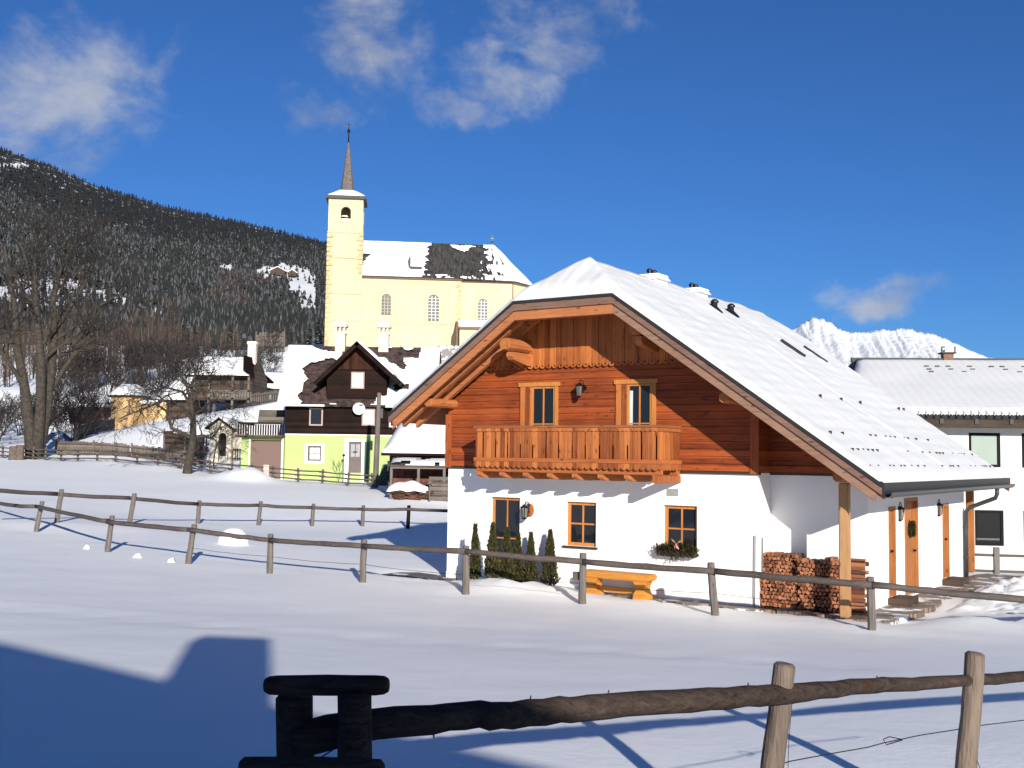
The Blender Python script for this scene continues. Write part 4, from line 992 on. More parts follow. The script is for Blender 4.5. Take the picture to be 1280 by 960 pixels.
# arched windows
def arch_pts(cx,w,z0,z1,n=10): r=w/2; return [(cx-r,z0),(cx+r,z0)]+[(cx+r*math.cos(PI*i/n),z1-r+r*math.sin(PI*i/n)) for i in range(n+1)]
GRILLE=plain('leaded_glass',(.10,.095,.09),.5,var=.5,scale=9,bump=.3)
for px,yt,yb,wpx,dy in ((479,366,393,12,0),(539,366,400,14,0),(602,370,399,12,.5)):
    cxx=s.x(px,YN); w_=wpx*u1; zT,zB=zt(px,yt,YN),zt(px,yb,YN)
    g=MB(); o_=arch_pts(cxx,w_+1.1,zB-.5 if px!=479 else zB-1.3,zT+.6); g.prism(o_,y0+dy-.05,y0+dy-.001,'y'); fo=g.build('window',MOUL,NAV)
    g=MB(); g.prism(arch_pts(cxx,w_+.55,zB-.15 if px!=479 else zB-1.,zT+.3),y0+dy-.07,y0+dy-.052,'y'); g.build('reveal',CREN,fo)
    g=MB(); g.prism(arch_pts(cxx,w_,zB,zT),y0+dy-.085,y0+dy-.072,'y'); g.build('pane',GRILLE,fo)
    g=MB()
    for k in range(1,3): xx=cxx-w_/2+w_*k/3; g.box(xx-.035,xx+.035,y0+dy-.12,y0+dy-.09,zB,zT-.25)
    k=zB+.5
    while k<zT-.3: g.box(cxx-w_/2,cxx+w_/2,y0+dy-.115,y0+dy-.088,k-.03,k+.03); k+=.5
    g.build('grille',WHITEP if px!=479 else MOUL,fo)
# porch annex
Ya=YC-3.5
xa1,xa2=s.x(569,Ya),s.x(612,Ya); zA=zt(580,406,Ya)
g=MB(); g.box(xa1,xa2,-3.5,y0-.01+.49,-3,zA); AN=g.build('sacristy',CREN,CHU)
g=MB(); g.prism([(-4.0,zA-.1),(1.2,zA+1.35),(1.2,zA+1.0),(-4.0,zA-.4)],xa1-.4,xa2+.4,'x'); ar=g.build('sacristy_roof',EAV,AN)
snow_slab([(xa1-.2,-3.95,zA-.08),(xa2+.4,-3.95,zA-.08),(xa2+.4,1.1,zA+1.33),(xa1-.2,1.1,zA+1.33)],.35,SNOWF,.6,8,ar)
g=MB(); g.box(xa1-.5,xa1-.3,-4,-.2,zA-3,zA+.2); g.build('drainboard',EAV,AN)
# retaining wall below
g=MB(); rb=[G(545,150),G(600,148)]; z_=at(556,452,149).z
o=thing('retaining_wall','patchy grey retaining wall below the church, beside the chalet roof','wall',rb[0]); L=(rb[1]-rb[0]).length
g.box(0,L+6,0,.8,-4,at(556,432,150).z-rb[0].z); g.build('masonry',patchy('stone_snow',(.25,.22,.2),.55,1.4),o)
# ------------------------------------------------------------------ lime green house
YL=76.; s=Site(420,YL)
LH=thing('farmhouse','lime green and dark timber house with a steep front gable, below the church','house',s.b,0)
LIME=plain('lime_render',(.39,.485,.175),.85,var=.04,scale=.8)
x0,x1=s.x(356,YL),s.x(492,YL); zl=s.z(420,544.5,YL); ze=s.z(420,506,YL); zr=s.z(450,433,YL+5.2)
hl=[(s.x(385,YL),s.x(401.5,YL),s.z(393,576,YL),s.z(393,557.5,YL)),(s.x(436,YL),s.x(452,YL),s.z(444,591,YL),s.z(444,552,YL))]
g=MB(); holed(g,Mf,x0,x1,-1,zl,hl,0,.4); g.box(x0,x1,.4,10,-1,zl-.01); g.build('ground_floor_wall',LIME,LH)
g=MB(); g.box(x0,x1+.02,-.04,.2,zl-.0,zl+.1); g.build('white_band',WHITEP,LH)
g=MB(); g.box(x0-.02,x1+.02,-.08,10,zl+.1,ze+.25)
zg=s.z(446,427,YL-.6); gx0,gx1,gxm=s.x(407,YL),s.x(482,YL),s.x(446,YL)
zgb=s.z(446,470,YL)
g.build('timber_wall',W_DARK,LH)
g=MB(); g.prism([(gx0,zl+.2),(gx1,zl+.2),(gx1,s.z(482,463,YL)),(gxm,zg-.35),(gx0,s.z(407,463,YL))],-.16,6,'y'); g.build('gable_wall',W_DARK,LH)
g=MB(); zz=s.z(446,462,YL); g.prism([(gxm-2.2*.9,zz),(gxm+2.2*.9,zz),(gxm,zg-.5)],-.2,-.161,'y'); g.build('gable_boards',W_DARKV,LH)
# roofs
ROOFD=patchy('old_tile_roof',(.09,.055,.05),.47,.16,c2=(.06,.045,.04))
rx0,rx1=s.x(357,YL+5.4),s.x(548,YL+5.4); ex0,ex1=s.x(345,YL-.6),s.x(545,YL-.6)
g=MB(); planel(g,[(ex0,-.7,ze),(ex1,-.7,ze),(rx1,5.4,zr),(rx0,5.4,zr)],.2); planel(g,[(rx0,5.4,zr),(rx1,5.4,zr),(ex1,11.4,ze),(ex0,11.4,ze)],.2)
DT=plain('worn_brown_tiles',(.10,.06,.05),.8,var=.5,scale=2.5,bump=.9,bscale=5,bd=.08)
RL=g.build('roof',DT,LH)
g=MB(); g.prism([(0,zl),(10,zl),(10,ze),(5.4,zr-.3),(0,ze)],x0+.05,x1-.05,'x'); g.build('side_wall',W_DARK,LH)
def pk(thr_fn):
    def f(c,fc): return thr_fn(c)+.9*noise.noise(Vector((c.x*.38,c.z*.6,3)))+.4*noise.noise(Vector((c.x*1.3,c.z*1.7,5)))>0
    return f
xL=lambda px:s.x(px,YL+2.5)
def cover(c):
    t=(c.z-ze)/(zr-ze)
    if c.x<xL(420): # left part: snow hugging the left verge and upper strip
        return max(.9-(c.x-(ex0+ (rx0-ex0)*t))/2.1, .5-abs(t-.86)*5+.3*(c.x<xL(400)))-.05
    d=.75-.9*(t>.80)*(c.x<xL(520))
    return d-(.7 if t>.5 and t<.8 and c.x<xL(505) and c.x>xL(470) else 0)*(.5+.5*math.sin(c.x*2+t*9))-(.5 if t<.38 and c.x<xL(512) else 0)
snow_slab([(ex0,-.7,ze),(ex1,-.7,ze),(rx1,5.4,zr),(rx0,5.4,zr)],.2,SNOWF,.09,6,RL,keep=pk(cover),amp=.5)
g=MB(); g.tube([(ex0,-.78,ze-.1),(gx0-.02,-.78,ze-.1)],.08,6); g.tube([(gx1+.02,-.78,ze-.1),(ex1,-.78,ze-.1)],.08,6); g.build('gutter',WHITEP,RL)
# dormer roof
ga,gb=s.p(391,478,YL-1.2),s.p(502,478,YL-1.2); gt=s.p(446,426,YL-1.2)
g=MB()
for a,b in ((ga,gt),(gb,gt)): planel(g,[(a.x,-1.2,a.z),(b.x,-1.2,b.z),(b.x,5.0,b.z),(a.x,4.0,a.z)],.28)
DR=g.build('gable_roof',W_DARK,LH)
nv=Vector((0,0,.06))
snow_slab([Vector((gb.x-.6,-1.1,gb.z+.55))+nv*0,Vector((gt.x,-1.1,gt.z)),Vector((gt.x,4.6,gt.z)),Vector((gb.x-.6,3.6,gb.z+.55))],.12,SNOWF,.3,7,DR)
# windows
def lwin(px0,px1,py0,py1,b,mat,gl=None,**k): return window(LH,Mf,s.x(px0,YL),s.x(px1,YL),s.z(px0,py1,YL),s.z(px0,py0,YL),b,mat,fw=.1,gl=gl,**k)
SH=plain('white_shutter',(.72,.73,.72),.6,var=.1,scale=1,bump=.8,bscale=8,bd=.03,stretch=(.1,.1,4))
lwin(386,403,510,532,-.14,plain('faded_frame',(.42,.3,.25),.7),nx=1,ny=1); lwin(437.5,454,465,486,-.24,MATS['faded_frame'],gl=SH,nx=1,ny=1); lwin(452,468.5,511,532,-.24,MATS['faded_frame'],gl=plain('net_curtain',(.75,.76,.76),.8),nx=1,ny=1); lwin(486,496,525,534,-.14,WHITEP,nx=1,ny=1)
g=MB(); 
for q in (0,1): pass
lwin(385,401.5,557.5,576,.1,TRIM,gl=MATS['net_curtain'],nx=2,ny=2)
g=MB(); a,b,c,d=hl[0]; 
for xx0,xx1,z0,z1 in ((a-.22,a,c-.2,d+.2),(b,b+.22,c-.2,d+.2),(a,b,d,d+.2),(a,b,c-.2,c)): g.box(xx0,xx1,-.02,-.001,z0,z1)
g.build('window_surround',WHITEP,LH)
g=MB(); a,b,c,d=hl[1]; 
for xx0,xx1,z0,z1 in ((a-.3,a,0,d+.2),(b,b+.3,0,d+.2),(a,b,d,d+.2)): g.box(xx0,xx1,-.02,-.001,z0,z1)
g.build('door_surround',WHITEP,LH)
DOORG=plain('plum_door',(.12,.085,.085),.5)
g=MB(); mbox(g,Mf,a,b,.12,.2,c-.2,c+1.1); mbox(g,Mf,a,a+.12,.1,.2,c+1.1,d); mbox(g,Mf,b-.12,b,.1,.2,c+1.1,d); mbox(g,Mf,a+.12,b-.12,.1,.2,d-.15,d); mbox(g,Mf,(a+b)/2-.03,(a+b)/2+.03,.12,.19,c+1.1,d-.15); do=g.build('door',DOORG,LH)
g=MB(); mbox(g,Mf,a+.12,b-.12,.16,.19,c+1.1,d-.15); g.build('door_glass',plain('frosted_glass',(.35,.35,.36),.3),do)
g=MB(); g.lathe([(.12,-.02),(.18,0),(.12,.02)],12,((a+b)/2,.08,c+1.45)); g.build('door_wreath',THU,do)
g=MB(); g.box(s.x(456.5,YL),s.x(462,YL),-.25,-.15,.0,s.z(459,552,YL)); tag(g.build('green_shutter',plain('dark_green_paint',(.02,.07,.03),.5),LH),'','x') if 0 else g.build('shutter',plain('dark_green_paint',(.02,.07,.03),.5),LH,label='dark green door shutter folded back')
# satellite dish
g=MB(); R_=.42; c=s.p(448.5,510.5,YL-.6)
prof=[(R_*k/6,.12*(k/6)**2) for k in range(7)]
M_=Matrix.Translation(c)@Matrix.Rotation(math.radians(100),4,'X')@Matrix.Rotation(.2,4,'Y')
vs=[];n=18
for r_,z_ in prof[1:]: vs+=[M_@Vector((r_*math.cos(2*PI*k/n),r_*math.sin(2*PI*k/n),z_)) for k in range(n)]
vs.append(M_@Vector((0,0,0)))
g.add(vs,[(i*n+k,i*n+(k+1)%n,(i+1)*n+(k+1)%n,(i+1)*n+k) for i in range(5) for k in range(n)]+[(n*6,k,(k+1)%n) for k in range(n)]); g.build('satellite_dish',WHITEP,LH,smooth=True)
g=MB(); g.tube([c+Vector((0,.04,0)),(c.x,-.16,c.z-.2)],.025,6); g.tube([c+Vector((0,-.0,-.4)),c+Vector((0,-.45,-.25))],.02,5); g.build('dish_arm',METAL,LH)
CHR=plain('chimney_render',(.72,.63,.5),.85,var=.12,scale=2)
for px,w_,pt in ((426.5,.72,405),(480.5,.72,406)):
    c=s.p(px,pt,YL+5.2); chimney(RL,(c.x,5.2),w_,zr-.8,c.z,mat=CHR)
# garage wing with terrace
xg0,xg1=s.x(303,YL),s.x(355.5,YL); zt_=s.z(330,547,YL)
g=MB(); holed(g,Mf,xg0,xg1-.003,-1,zt_,[(s.x(314.5,YL),s.x(353,YL),-.4,s.z(330,550,YL))],-.3,.3); g.box(xg0,xg1-.003,.3,6,-1,zt_-.01); GA=g.build('garage',LIME,LH)
g=MB(); g.box(s.x(314.5,YL),s.x(353,YL),-.02,.05,-.4,s.z(330,550,YL)); g.build('garage_door',plain('brown_garage_door',(.15,.085,.07),.6,var=.05,bump=.4,bscale=2,stretch=(.1,1,3)),GA)
g=MB(); g.box(s.x(312.3,YL),s.x(314.3,YL),-.33,-.301,-.4,zt_-.05); g.box(s.x(353,YL),s.x(355.3,YL),-.33,-.301,-.4,zt_-.05); g.build('door_trim',WHITEP,GA)
g=MB(); g.box(xg0-.3,xg1,-.8,6,zt_,zt_+.16); g.build('terrace_slab',W_BROWN,GA)
g=MB(); zc=s.z(330,529,YL)
g.box(xg0-.2,xg1-.05,-.7,-.62,zc-.08,zc+.04); xx=xg0-.2
while xx<xg1: g.box(xx,xx+.1,-.68,-.64,zt_+.17,zc-.1); xx+=.17
g.box(xg0-.2,xg0-.12,-.62,4,zc-.08,zc+.04); g.build('terrace_railing',W_DARK,GA)
g=MB()
for k in range(9): g.box(s.x(324,YL+2),s.x(356,YL+2),1.2+.06*k,1.25+.06*k+.02,s.z(330,530,YL+2),s.z(330,530-k*2.2,YL+2))
tag(g.build('board_stack',W_GREYP,loc=s.b),'grey boards leaning on the terrace above the brown garage door','boards')
# ------------------------------------------------------------------ timber shed between lime house and chalet
YS=61.; s=Site(520,YS); SH_=thing('shed','low log shed with a thick snow roof, half hidden by the left chalet corner','shed',s.b,0)
x0,x1=s.x(486,YS),s.x(575,YS); ze=s.z(520,567,YS-.7); zr=s.z(520,529,YS+3.4)
g=MB(); planel(g,[(s.x(477,YS-.7),-.9,ze),(s.x(600,YS),-.9,ze),(s.x(600,YS),3.4,zr),(s.x(500,YS+3.4),3.4,zr)],.14); planel(g,[(s.x(500,YS+3.4),3.4,zr),(s.x(600,YS),3.4,zr),(s.x(600,YS),7,ze),(s.x(477,YS),7,ze)],.14); rs_=g.build('roof',W_DARK,SH_)
snow_slab([(s.x(478,YS-.7),-.85,ze),(s.x(598,YS),-.85,ze),(s.x(598,YS),3.4,zr),(s.x(501,YS+3.4),3.4,zr)],.3,SNOWF,.4,3,rs_,amp=.15)
g=MB(); g.box(x0,x1+2,.5,6,-1,ze+.0); 
for k in range(9): z0=.1+k*.2; g.tube([(x0-.1,.42,z0),(x1+2,.42,z0)],.1,6)
g.build('log_wall',W_BROWN,SH_)
zl=s.z(520,579,YS-2.); 
g=MB(); planel(g,[(s.x(488,YS-2.2),-2.2,zl-.12),(s.x(575,YS-2.2),-2.2,zl-.12),(s.x(575,YS),.4,zl+.25),(s.x(490,YS),.4,zl+.25)],.08); lr=g.build('lean_to_roof',W_GREYX,SH_)
snow_slab([(s.x(489,YS-2.1),-2.1,zl-.12),(s.x(574,YS-2.2),-2.1,zl-.12),(s.x(574,YS),.4,zl+.25),(s.x(491,YS),.4,zl+.25)],.14,SNOWF,.25,9,lr,keep=lambda c,f: noise.noise(c*1.1)>-.25)
for px in (490,524,556):
    g=MB(); g.box(s.x(px,YS-2)-.07,s.x(px,YS-2)+.07,-2.1,-1.95,-.3,zl-.1); g.build('post',W_GREY,SH_)
g=MB(); g.box(s.x(489,YS-2),s.x(558,YS-2),-2.12,-2.0,s.z(520,586,YS-2),s.z(520,583.5,YS-2)); g.build('rail',W_GREYP,SH_)
wpm=plain('red_brown_boards',(.2,.06,.035),.8,var=.4,scale=4)
g=MB(); g.box(s.x(493,YS),s.x(556,YS),-.3,-.2,.5,s.z(520,586,YS)); g.build('back_boards',wpm,SH_)
# brush heap with snow and timber stack
R=random.Random(12)
t=thing('wood_heap','heap of dark logs under a rounded snow cap in front of the log shed','wood heap',G(513,59),0)
for k in range(34):
    g=MB(); a=R.uniform(-1,1); z=R.uniform(.02,.75)*(1-.5*a*a); L=R.uniform(.5,1.); g.tube([(a*.95-L/2,R.uniform(-.5,.3),z),(a*.95+L/2,R.uniform(-.5,.3),z+R.uniform(-.1,.1))],R.uniform(.05,.1),6); g.build('log',LOGB if k%3 else wpm,t)
g=MB(); vs=[];n=20;mm=8
for j in range(mm+1):
    for i in range(n):
        r_=j/mm; an=2*PI*i/n; x=1.22*r_*math.cos(an); y=.75*r_*math.sin(an); vs.append((x-.05,y,.62+.38*(1-r_**2)+.1*noise.noise(Vector((x*2,y*2,0)))-(.16+.12*noise.noise(Vector((an*1.5,0,2))) if j==mm else 0)))
g.add(vs,[(j*n+i,j*n+(i+1)%n,(j+1)*n+(i+1)%n,(j+1)*n+i) for j in range(mm) for i in range(n)]); g.build('snow_cap',SNOW,t,smooth=True)
t=thing('timber_stack','low stack of sawn grey beams at the chalet end of the log shed','timber stack',G(549,59),0)
for k in range(5): g=MB(); g.box(-.5+.05*(k%2),1.6,-.2+.03*k,.2,k*.26,k*.26+.22); g.build('beam',W_GREYP,t)
g=MB(); g.tube([(0,0,-.3),(0,0,.95)],.045,6); g.lathe([(.1,0),(.16,.05),(.1,.18),(.02,.26)],8,(0,0,.93)); o=g.build('snow_capped_stake',[W_GREY],loc=G(538,58.5)); tag(o,'stake with a knob of snow on top beside the wood heap','stake')
# utility pole
b=G(470,69.5); tp_=at(474,491,69.5)-b
t=thing('utility_pole','tall grey wooden pole in front of the lime green house','pole',b)
g=MB(); g.tube([(0,0,-.3),(tp_.x*.5,0,tp_.z*.5),(tp_.x,0,tp_.z)],[.19,.17,.13],9); g.build('pole',W_GREY,t)
g=MB(); g.box(tp_.x+.1,tp_.x+.26,-.1,.1,tp_.z-1.6,tp_.z-1.); g.build('junction_box',METAL,t)
# marker block and bins
b=G(334,69.2); g=MB(); g.box(-.17,.17,-.14,.14,-.1,.62); g.prism([(-.2,.62),(.2,.62),(.16,.72),(-.16,.72)],-.17,.17,'y'); tag(g.build('marker_stone',CONC,loc=b,bevel=.02),'small pale marker stone at the fence below the brown garage door','stone')
b=G(481,73.5); g=MB(); g.prism([(-.5,-.2),(.55,-.2),(.5,1.35),(-.05,1.35)],-.5,.4,'y'); tag(g.build('tarpaulin_cover',plain('dark_green_paint',(.02,.07,.03),.5),loc=b,bevel=.05),'dark green cover leaning by the right corner of the lime green house','tarpaulin')
b=G(430,74.8); t=thing('garden_lantern','thin garden post with a dark ball on top left of the plum coloured door','garden ornament',b)
g=MB(); g.tube([(0,0,-.1),(0,0,1.75)],.025,5); g.lathe([(.03,0),(.11,.1),(.03,.2)],8,(0,0,1.72)); g.build('stem',IRON,t)
# ------------------------------------------------------------------ upper village, left
# barn on stilts
YB=108.; s=Site(285,YB); BN=thing('barn','brown hillside barn on stilts with snowy roof and balcony, left of the beige chimney','barn',s.b,0)
x0,x1=s.x(262,YB),s.x(312,YB); ze=s.z(280,470,YB); zr=s.z(280,448,YB+4); z0=s.z(285,500,YB)
g=MB(); g.box(s.x(240,YB),x1,0,7,z0,ze+.1); g.prism([(0,ze+.1),(7,ze+.1),(3.5,zr-.3)],x1-.3,x1,'x'); g.build('wall',W_BROWN,BN)
g=MB(); planel(g,[(s.x(232,YB),-.9,ze),(s.x(318,YB),-.9,ze),(s.x(306,YB+3.5),3.5,zr),(s.x(250,YB+3.5),3.5,zr)],.2); planel(g,[(s.x(250,YB+3.5),3.5,zr),(s.x(306,YB+3.5),3.5,zr),(s.x(318,YB),8,ze),(s.x(232,YB),8,ze)],.2); r_=g.build('roof',W_DARK,BN)
snow_slab([(s.x(233,YB),-.85,ze),(s.x(312,YB),-.85,ze),(s.x(303,YB+3.5),3.5,zr),(s.x(251,YB+3.5),3.5,zr)],.3,SNOWF,.5,2,r_)
g=MB(); planel(g,[(s.x(305,YB),-.95,ze+.7),(s.x(319,YB),-.95,ze-.25),(s.x(312,YB+3.5),3.5,zr+.1),(s.x(302,YB+3.5),3.5,zr+.3)],.15); g.build('verge_board',W_DARK,r_)
g=MB(); g.box(s.x(262,YB),x1+.1,-1.2,0,z0,z0+.15); zz=s.z(285,488,YB-1.2); g.box(s.x(262,YB),x1+.1,-1.2,-1.1,zz-.1,zz+.05); xx=s.x(262,YB)
while xx<x1: g.box(xx,xx+.22,-1.17,-1.13,z0+.16,zz-.1); xx+=.27
for px in (263,292,312): g.box(s.x(px,YB)-.1,s.x(px,YB)+.1,-1.2,-1.,z0-1.3,ze-.1)
g.build('balcony',W_GREYP,BN)
g=MB(); 
for px in (265,288,306): g.box(s.x(px,YB)-.12,s.x(px,YB)+.12,.2,.5,-1,z0)
g.build('stilts',W_GREY,BN)
g=MB(); g.box(s.x(297,YB),s.x(303,YB),-.02,.05,z0+.2,z0+2.1); g.build('door',IRON,BN)
# slate-grey snow roof left of the barn
s=Site(215,113); t=thing('shed','low shed whose steep snow roof shows left of the brown barn','shed',s.b)
g=MB(); g.box(s.x(206,113),s.x(240,113),0,4,-1,s.z(215,496,113)); g.build('wall',W_BROWN,t)
a,b=s.p(199,500,113),s.p(243,500,113); c=s.p(231,471,116)
g=MB(); planel(g,[(a.x,-.5,a.z),(b.x,-.5,b.z),(b.x,3,c.z),(c.x-.6,3,c.z)],.2); r_=g.build('roof',W_DARK,t)
snow_slab([(a.x,-.5,a.z),(b.x,-.5,b.z),(b.x,3,c.z),(c.x-.6,3,c.z)],.25,SNOWF,.5,12,r_)
# tall beige chimney house just behind: roof only glimpsed
s=Site(312,118); t=thing('cottage','snow-covered cottage roof with a tall beige chimney beside the brown barn','house',s.b)
a=s.p(311,455,118); g=MB(); g.box(-3,6,1,6,-1,a.z-1.9); g.build('wall',CONC,t)
g=MB(); planel(g,[(-4,0,a.z-2.6),(7,0,a.z-2.6),(7,3.5,a.z-.6),(-4,3.5,a.z-.6)],.2); planel(g,[(-4,3.5,a.z-.6),(7,3.5,a.z-.6),(7,7,a.z-2.6),(-4,7,a.z-2.6)],.2); r_=g.build('roof',W_BROWN,t); snow_slab([(-4,0,a.z-2.6),(7,0,a.z-2.6),(7,3.5,a.z-.6),(-4,3.5,a.z-.6)],.25,SNOWF,.6,4,r_)
chimney(r_,(a.x,1.5),.85,a.z-2.,s.z(312,429,118),mat=CHR,top='flat')
# arched hut
YA=84.; s=Site(275,YA); t=thing('hut','small beige hut with a dark arched opening, left of the brown garage door','hut',s.b,0)
x0,x1,xm=s.x(261.5,YA),s.x(288.5,YA),s.x(274,YA); ze=s.z(275,533,YA); zr=s.z(274,521.5,YA)
hx0,hx1,hz=s.x(272.5,YA),s.x(282.5,YA),s.z(277,541,YA)
g=MB(); holed(g,Mf,x0,x1,-1,ze,[(hx0,hx1,-.5,hz)],0,.3); g.box(x0,x0+.3,.3,4,-1,ze); g.box(x1-.3,x1,.3,4,-1,ze); g.prism([(x0,ze),(x1,ze),(xm,zr-.12)],0,.25,'y'); g.box(x0,x1,3.7,4,-1,ze)
g.build('wall',CHR,t)
r=(hx1-hx0)/2; hm=(hx0+hx1)/2; g=MB()
for sg in (1,-1): g.prism([(hm+sg*-r,hz+.01)]+[(hm-sg*r*math.cos(PI*i/12),hz-r+r*math.sin(PI*i/12)) for i in range(7)],.001,.299,'y')
g.build('arch',CHR,t)
g=MB(); g.box(x0+.4,x1-.4,1.8,1.9,-1,ze); g.build('arch_shade_panel',IRON,t)  # black panel stands in for the shade inside the arch
g=MB()
for xa,sg in ((x0-.3,-1),(x1+.3,1)): planel(g,[(xa,-.4,ze-.15),(xm,-.4,zr),(xm,4.2,zr),(xa,4.2,ze-.15)],.12)
r_=g.build('roof',W_DARK,t)
snow_slab([(xm,-.35,zr),(x1+.35,-.35,ze-.17),(x1+.35,4.2,ze-.17),(xm,4.2,zr)],.13,SNOWF,.3,1,r_)
snow_slab([(xm,-.35,zr),(x0-.35,-.35,ze-.17),(x0-.35,4.2,ze-.17),(xm,4.2,zr)],.13,SNOWF,.3,1,r_)
g=MB(); g.box(x1,s.x(304,YA),.6,1.,-1,s.z(296,533,YA)); g.build('side_wall',CONC,t)
g=MB(); 
for k in range(5): g.box(s.x(290,YA)+k*.18,s.x(290,YA)+k*.18+.05,.2,.25,0,1.1)
g.box(s.x(290,YA),s.x(303,YA),.2,.25,1.,1.08); g.box(s.x(290,YA),s.x(303,YA),.2,.25,.3,.38); g.build('gate',IRON,t)
# yellow pavilion
YP=118.; s=Site(150,YP); t=thing('pavilion','round apricot-yellow pavilion with a snowy cone roof and dark pointed cap','pavilion',s.b)
APR=plain('apricot_render',(.78,.5,.22),.9,var=.12,scale=.8)
cx=s.x(152,YP); R_=s.x(177,YP)-cx; ze=s.z(150,494,YP); za=s.z(151,484,YP+2)
g=MB(); g.lathe([(R_*.9,-1.5),(R_*.9,ze-.05)],12,(cx,2,0)); g.build('wall',APR,t)
g=MB(); g.lathe([(R_*1.06,ze-.12),(R_*1.06,ze),(R_*.34,za+.2),(R_*.34,za+.1)],16,(cx,2,0)); r_=g.build('roof',W_DARK,t)
g=MB(); g.lathe([(R_*1.05,ze+.005),(R_*1.0,ze+.22),(R_*.42,za+.3),(R_*.35,za+.25)],20,(cx,2,0)); g.build('snow_cover',SNOWF,r_,smooth=True)
zt3=s.z(151,470,YP+2); g=MB(); g.lathe([(R_*.36,za+.1),(R_*.28,za+.5),(.22,zt3),(.05,zt3+.9)],8,(cx,2,0)); g.build('pointed_cap',TILE,r_)
s=Site(205,119); t=thing('garden_wall','long apricot wall with snow along its top, right of the yellow pavilion','wall',s.b)
g=MB(); za=s.z(200,505,119); g.box(s.x(172,119),s.x(262,119),0,.6,-3,za); g.build('masonry',APR,t)
g=MB(); g.box(s.x(171,119),s.x(263,119),-.12,.72,za+.003,za+.4); g.build('snow_cap',SNOWF,t,bevel=.1)
s=Site(107,122); t=thing('shed','dull red flat-roofed shed left of the yellow pavilion','shed',s.b)
g=MB(); za=s.z(107,509,122); g.box(s.x(86,122),s.x(128,122),0,3,-1.5,za); g.build('wall',plain('dull_red_boards',(.15,.035,.022),.8,var=.3),t); g=MB(); g.box(s.x(84,122),s.x(130,122),-.3,3.3,za+.002,za+.35); g.build('snow_cap',SNOWF,t,bevel=.08)
# blue tarp
s=Site(72,90); g=MB(); vs=[];n=8
for j in range(n+1):
    for i in range(n+1): x,y=(i/n-.5)*2.4,(j/n-.5)*1.6; vs.append((x,y,max(0,1.0-(abs(x)/1.3)**2.4*1.0-abs(y)*.3)+.12*noise.noise(Vector((x*2,y*2,0)))))
g.add(vs,[(j*(n+1)+i,j*(n+1)+i+1,(j+1)*(n+1)+i+1,(j+1)*(n+1)+i) for j in range(n) for i in range(n)]); tag(g.build('tarpaulin_cover',plain('blue_tarp',(.12,.18,.33),.5),loc=s.b,smooth=True),'crumpled blue tarpaulin beside the snowy bank near the big bare tree','tarpaulin')
# far farmhouses in the clearing
def farm(px,py,tt,w,hh,lab,rz_=0.):
    p=at(px,py,270+2350*tt**1.55-6); t=thing('farmhouse',lab,'house',p,rz_); g=MB(); g.box(-w/2,w/2,0,w*.8,-3,hh*.45); g.prism([(-w/2,hh*.45),(w/2,hh*.45),(0,hh)],0,w*.8,'y'); g.build('wall',W_BROWN,t)
    g=MB()
    for sg in (1,-1): planel(g,[(sg*w*.66,-w*.12,hh*.30),(0,-w*.1,hh*1.05),(0,w*.9,hh*1.05),(sg*w*.62,w*.9,hh*.34)],.8)
    g.build('roof',SNOWF,t)
farm(347,341,.655,19,8.5,'left of the two tiny farmhouses in the high snowy clearing, broad front gable'); farm(365,342.5,.66,12,6.5,'right one of the two tiny farmhouses in the high snowy clearing, the smaller')
# ------------------------------------------------------------------ office building on the right
YO=40.; s=Site(1210,YO,z=-.9); OF=thing('office_building','plain white building with black-framed windows and snow roof behind the chalet','building',s.b,.0)
rot=-.10
OF.rotation_euler=(0,0,rot)
x0=s.x(1085,YO); zw=s.z(1230,535,YO); x1=x0+26
wins=[]
for px0,px1,py0,py1 in ((1211,1249,541,584),(1274.5,1313,541,584),(1217,1251.5,637.5,682),(1275,1313,637.5,682)):
    wins.append((s.x(px0,YO),s.x(px1,YO),s.z(1230,py1,YO),s.z(1230,py0,YO)))
g=MB(); holed(g,Mf,x0,x1,-1,zw,wins,0,.35); g.box(x0,x0+.35,.35,11,-1,zw); g.box(x1-.35,x1,.35,11,-1,zw); g.box(x0,x1,11,11.3,-1,zw); g.build('wall',PLASTER2,OF)
BLK=plain('black_window_frame',(.008,.008,.009),.7,var=.05); DARKP=plain('dark_pane',(.006,.006,.007),.3,bump=0)
for q in (BLK,DARKP): q.node_tree.nodes['Principled BSDF'].inputs['Specular IOR Level'].default_value=.12
for k,(a,b,c,d) in enumerate(wins):
    fo=window(OF,Mf,a,b,c,d,.03,BLK,1,1,.10,gl=plain('painted_reflection_pane',(.27,.33,.28),.2,var=.08,scale=.5,bump=0) if k==0 else DARKP)  # first pane: grey-green reflection put into its base colour
    if k==2: g=MB(); g.box(a+.05,b-.15,.0,.028,c+.2,c+.27); g.build('rail_bar',METAL,fo)
ze=s.z(1230,519,YO-.9); zr=s.z(1200,452,YO+5.6)
g=MB(); g.box(x0-.5,x1+.5,-.9,.4,zw-.0,ze-.12); g.build('soffit',W_BROWN,OF)
g=MB(); rx0=s.x(1062,YO+5.6)-.3
planel(g,[(x0-1.,-1.0,ze),(x1+.6,-1.0,ze),(x1+.6,5.6,zr),(rx0,5.6,zr)],.16); planel(g,[(rx0,5.6,zr),(x1+.6,5.6,zr),(x1+.6,12.2,ze),(x0-1.,12.2,ze)],.16)
xx=x0-.9
while xx<x1+.5: g.tube([(xx,-1.10,ze-.05),(xx,-.6,ze+.2)],.06,6); xx+=.26
for k in range(16): g.box(x0+k*1.2,x0+k*1.2+.12,-.95,-.2,ze-.32,ze-.14)
OR=g.build('roof',TILE,OF)
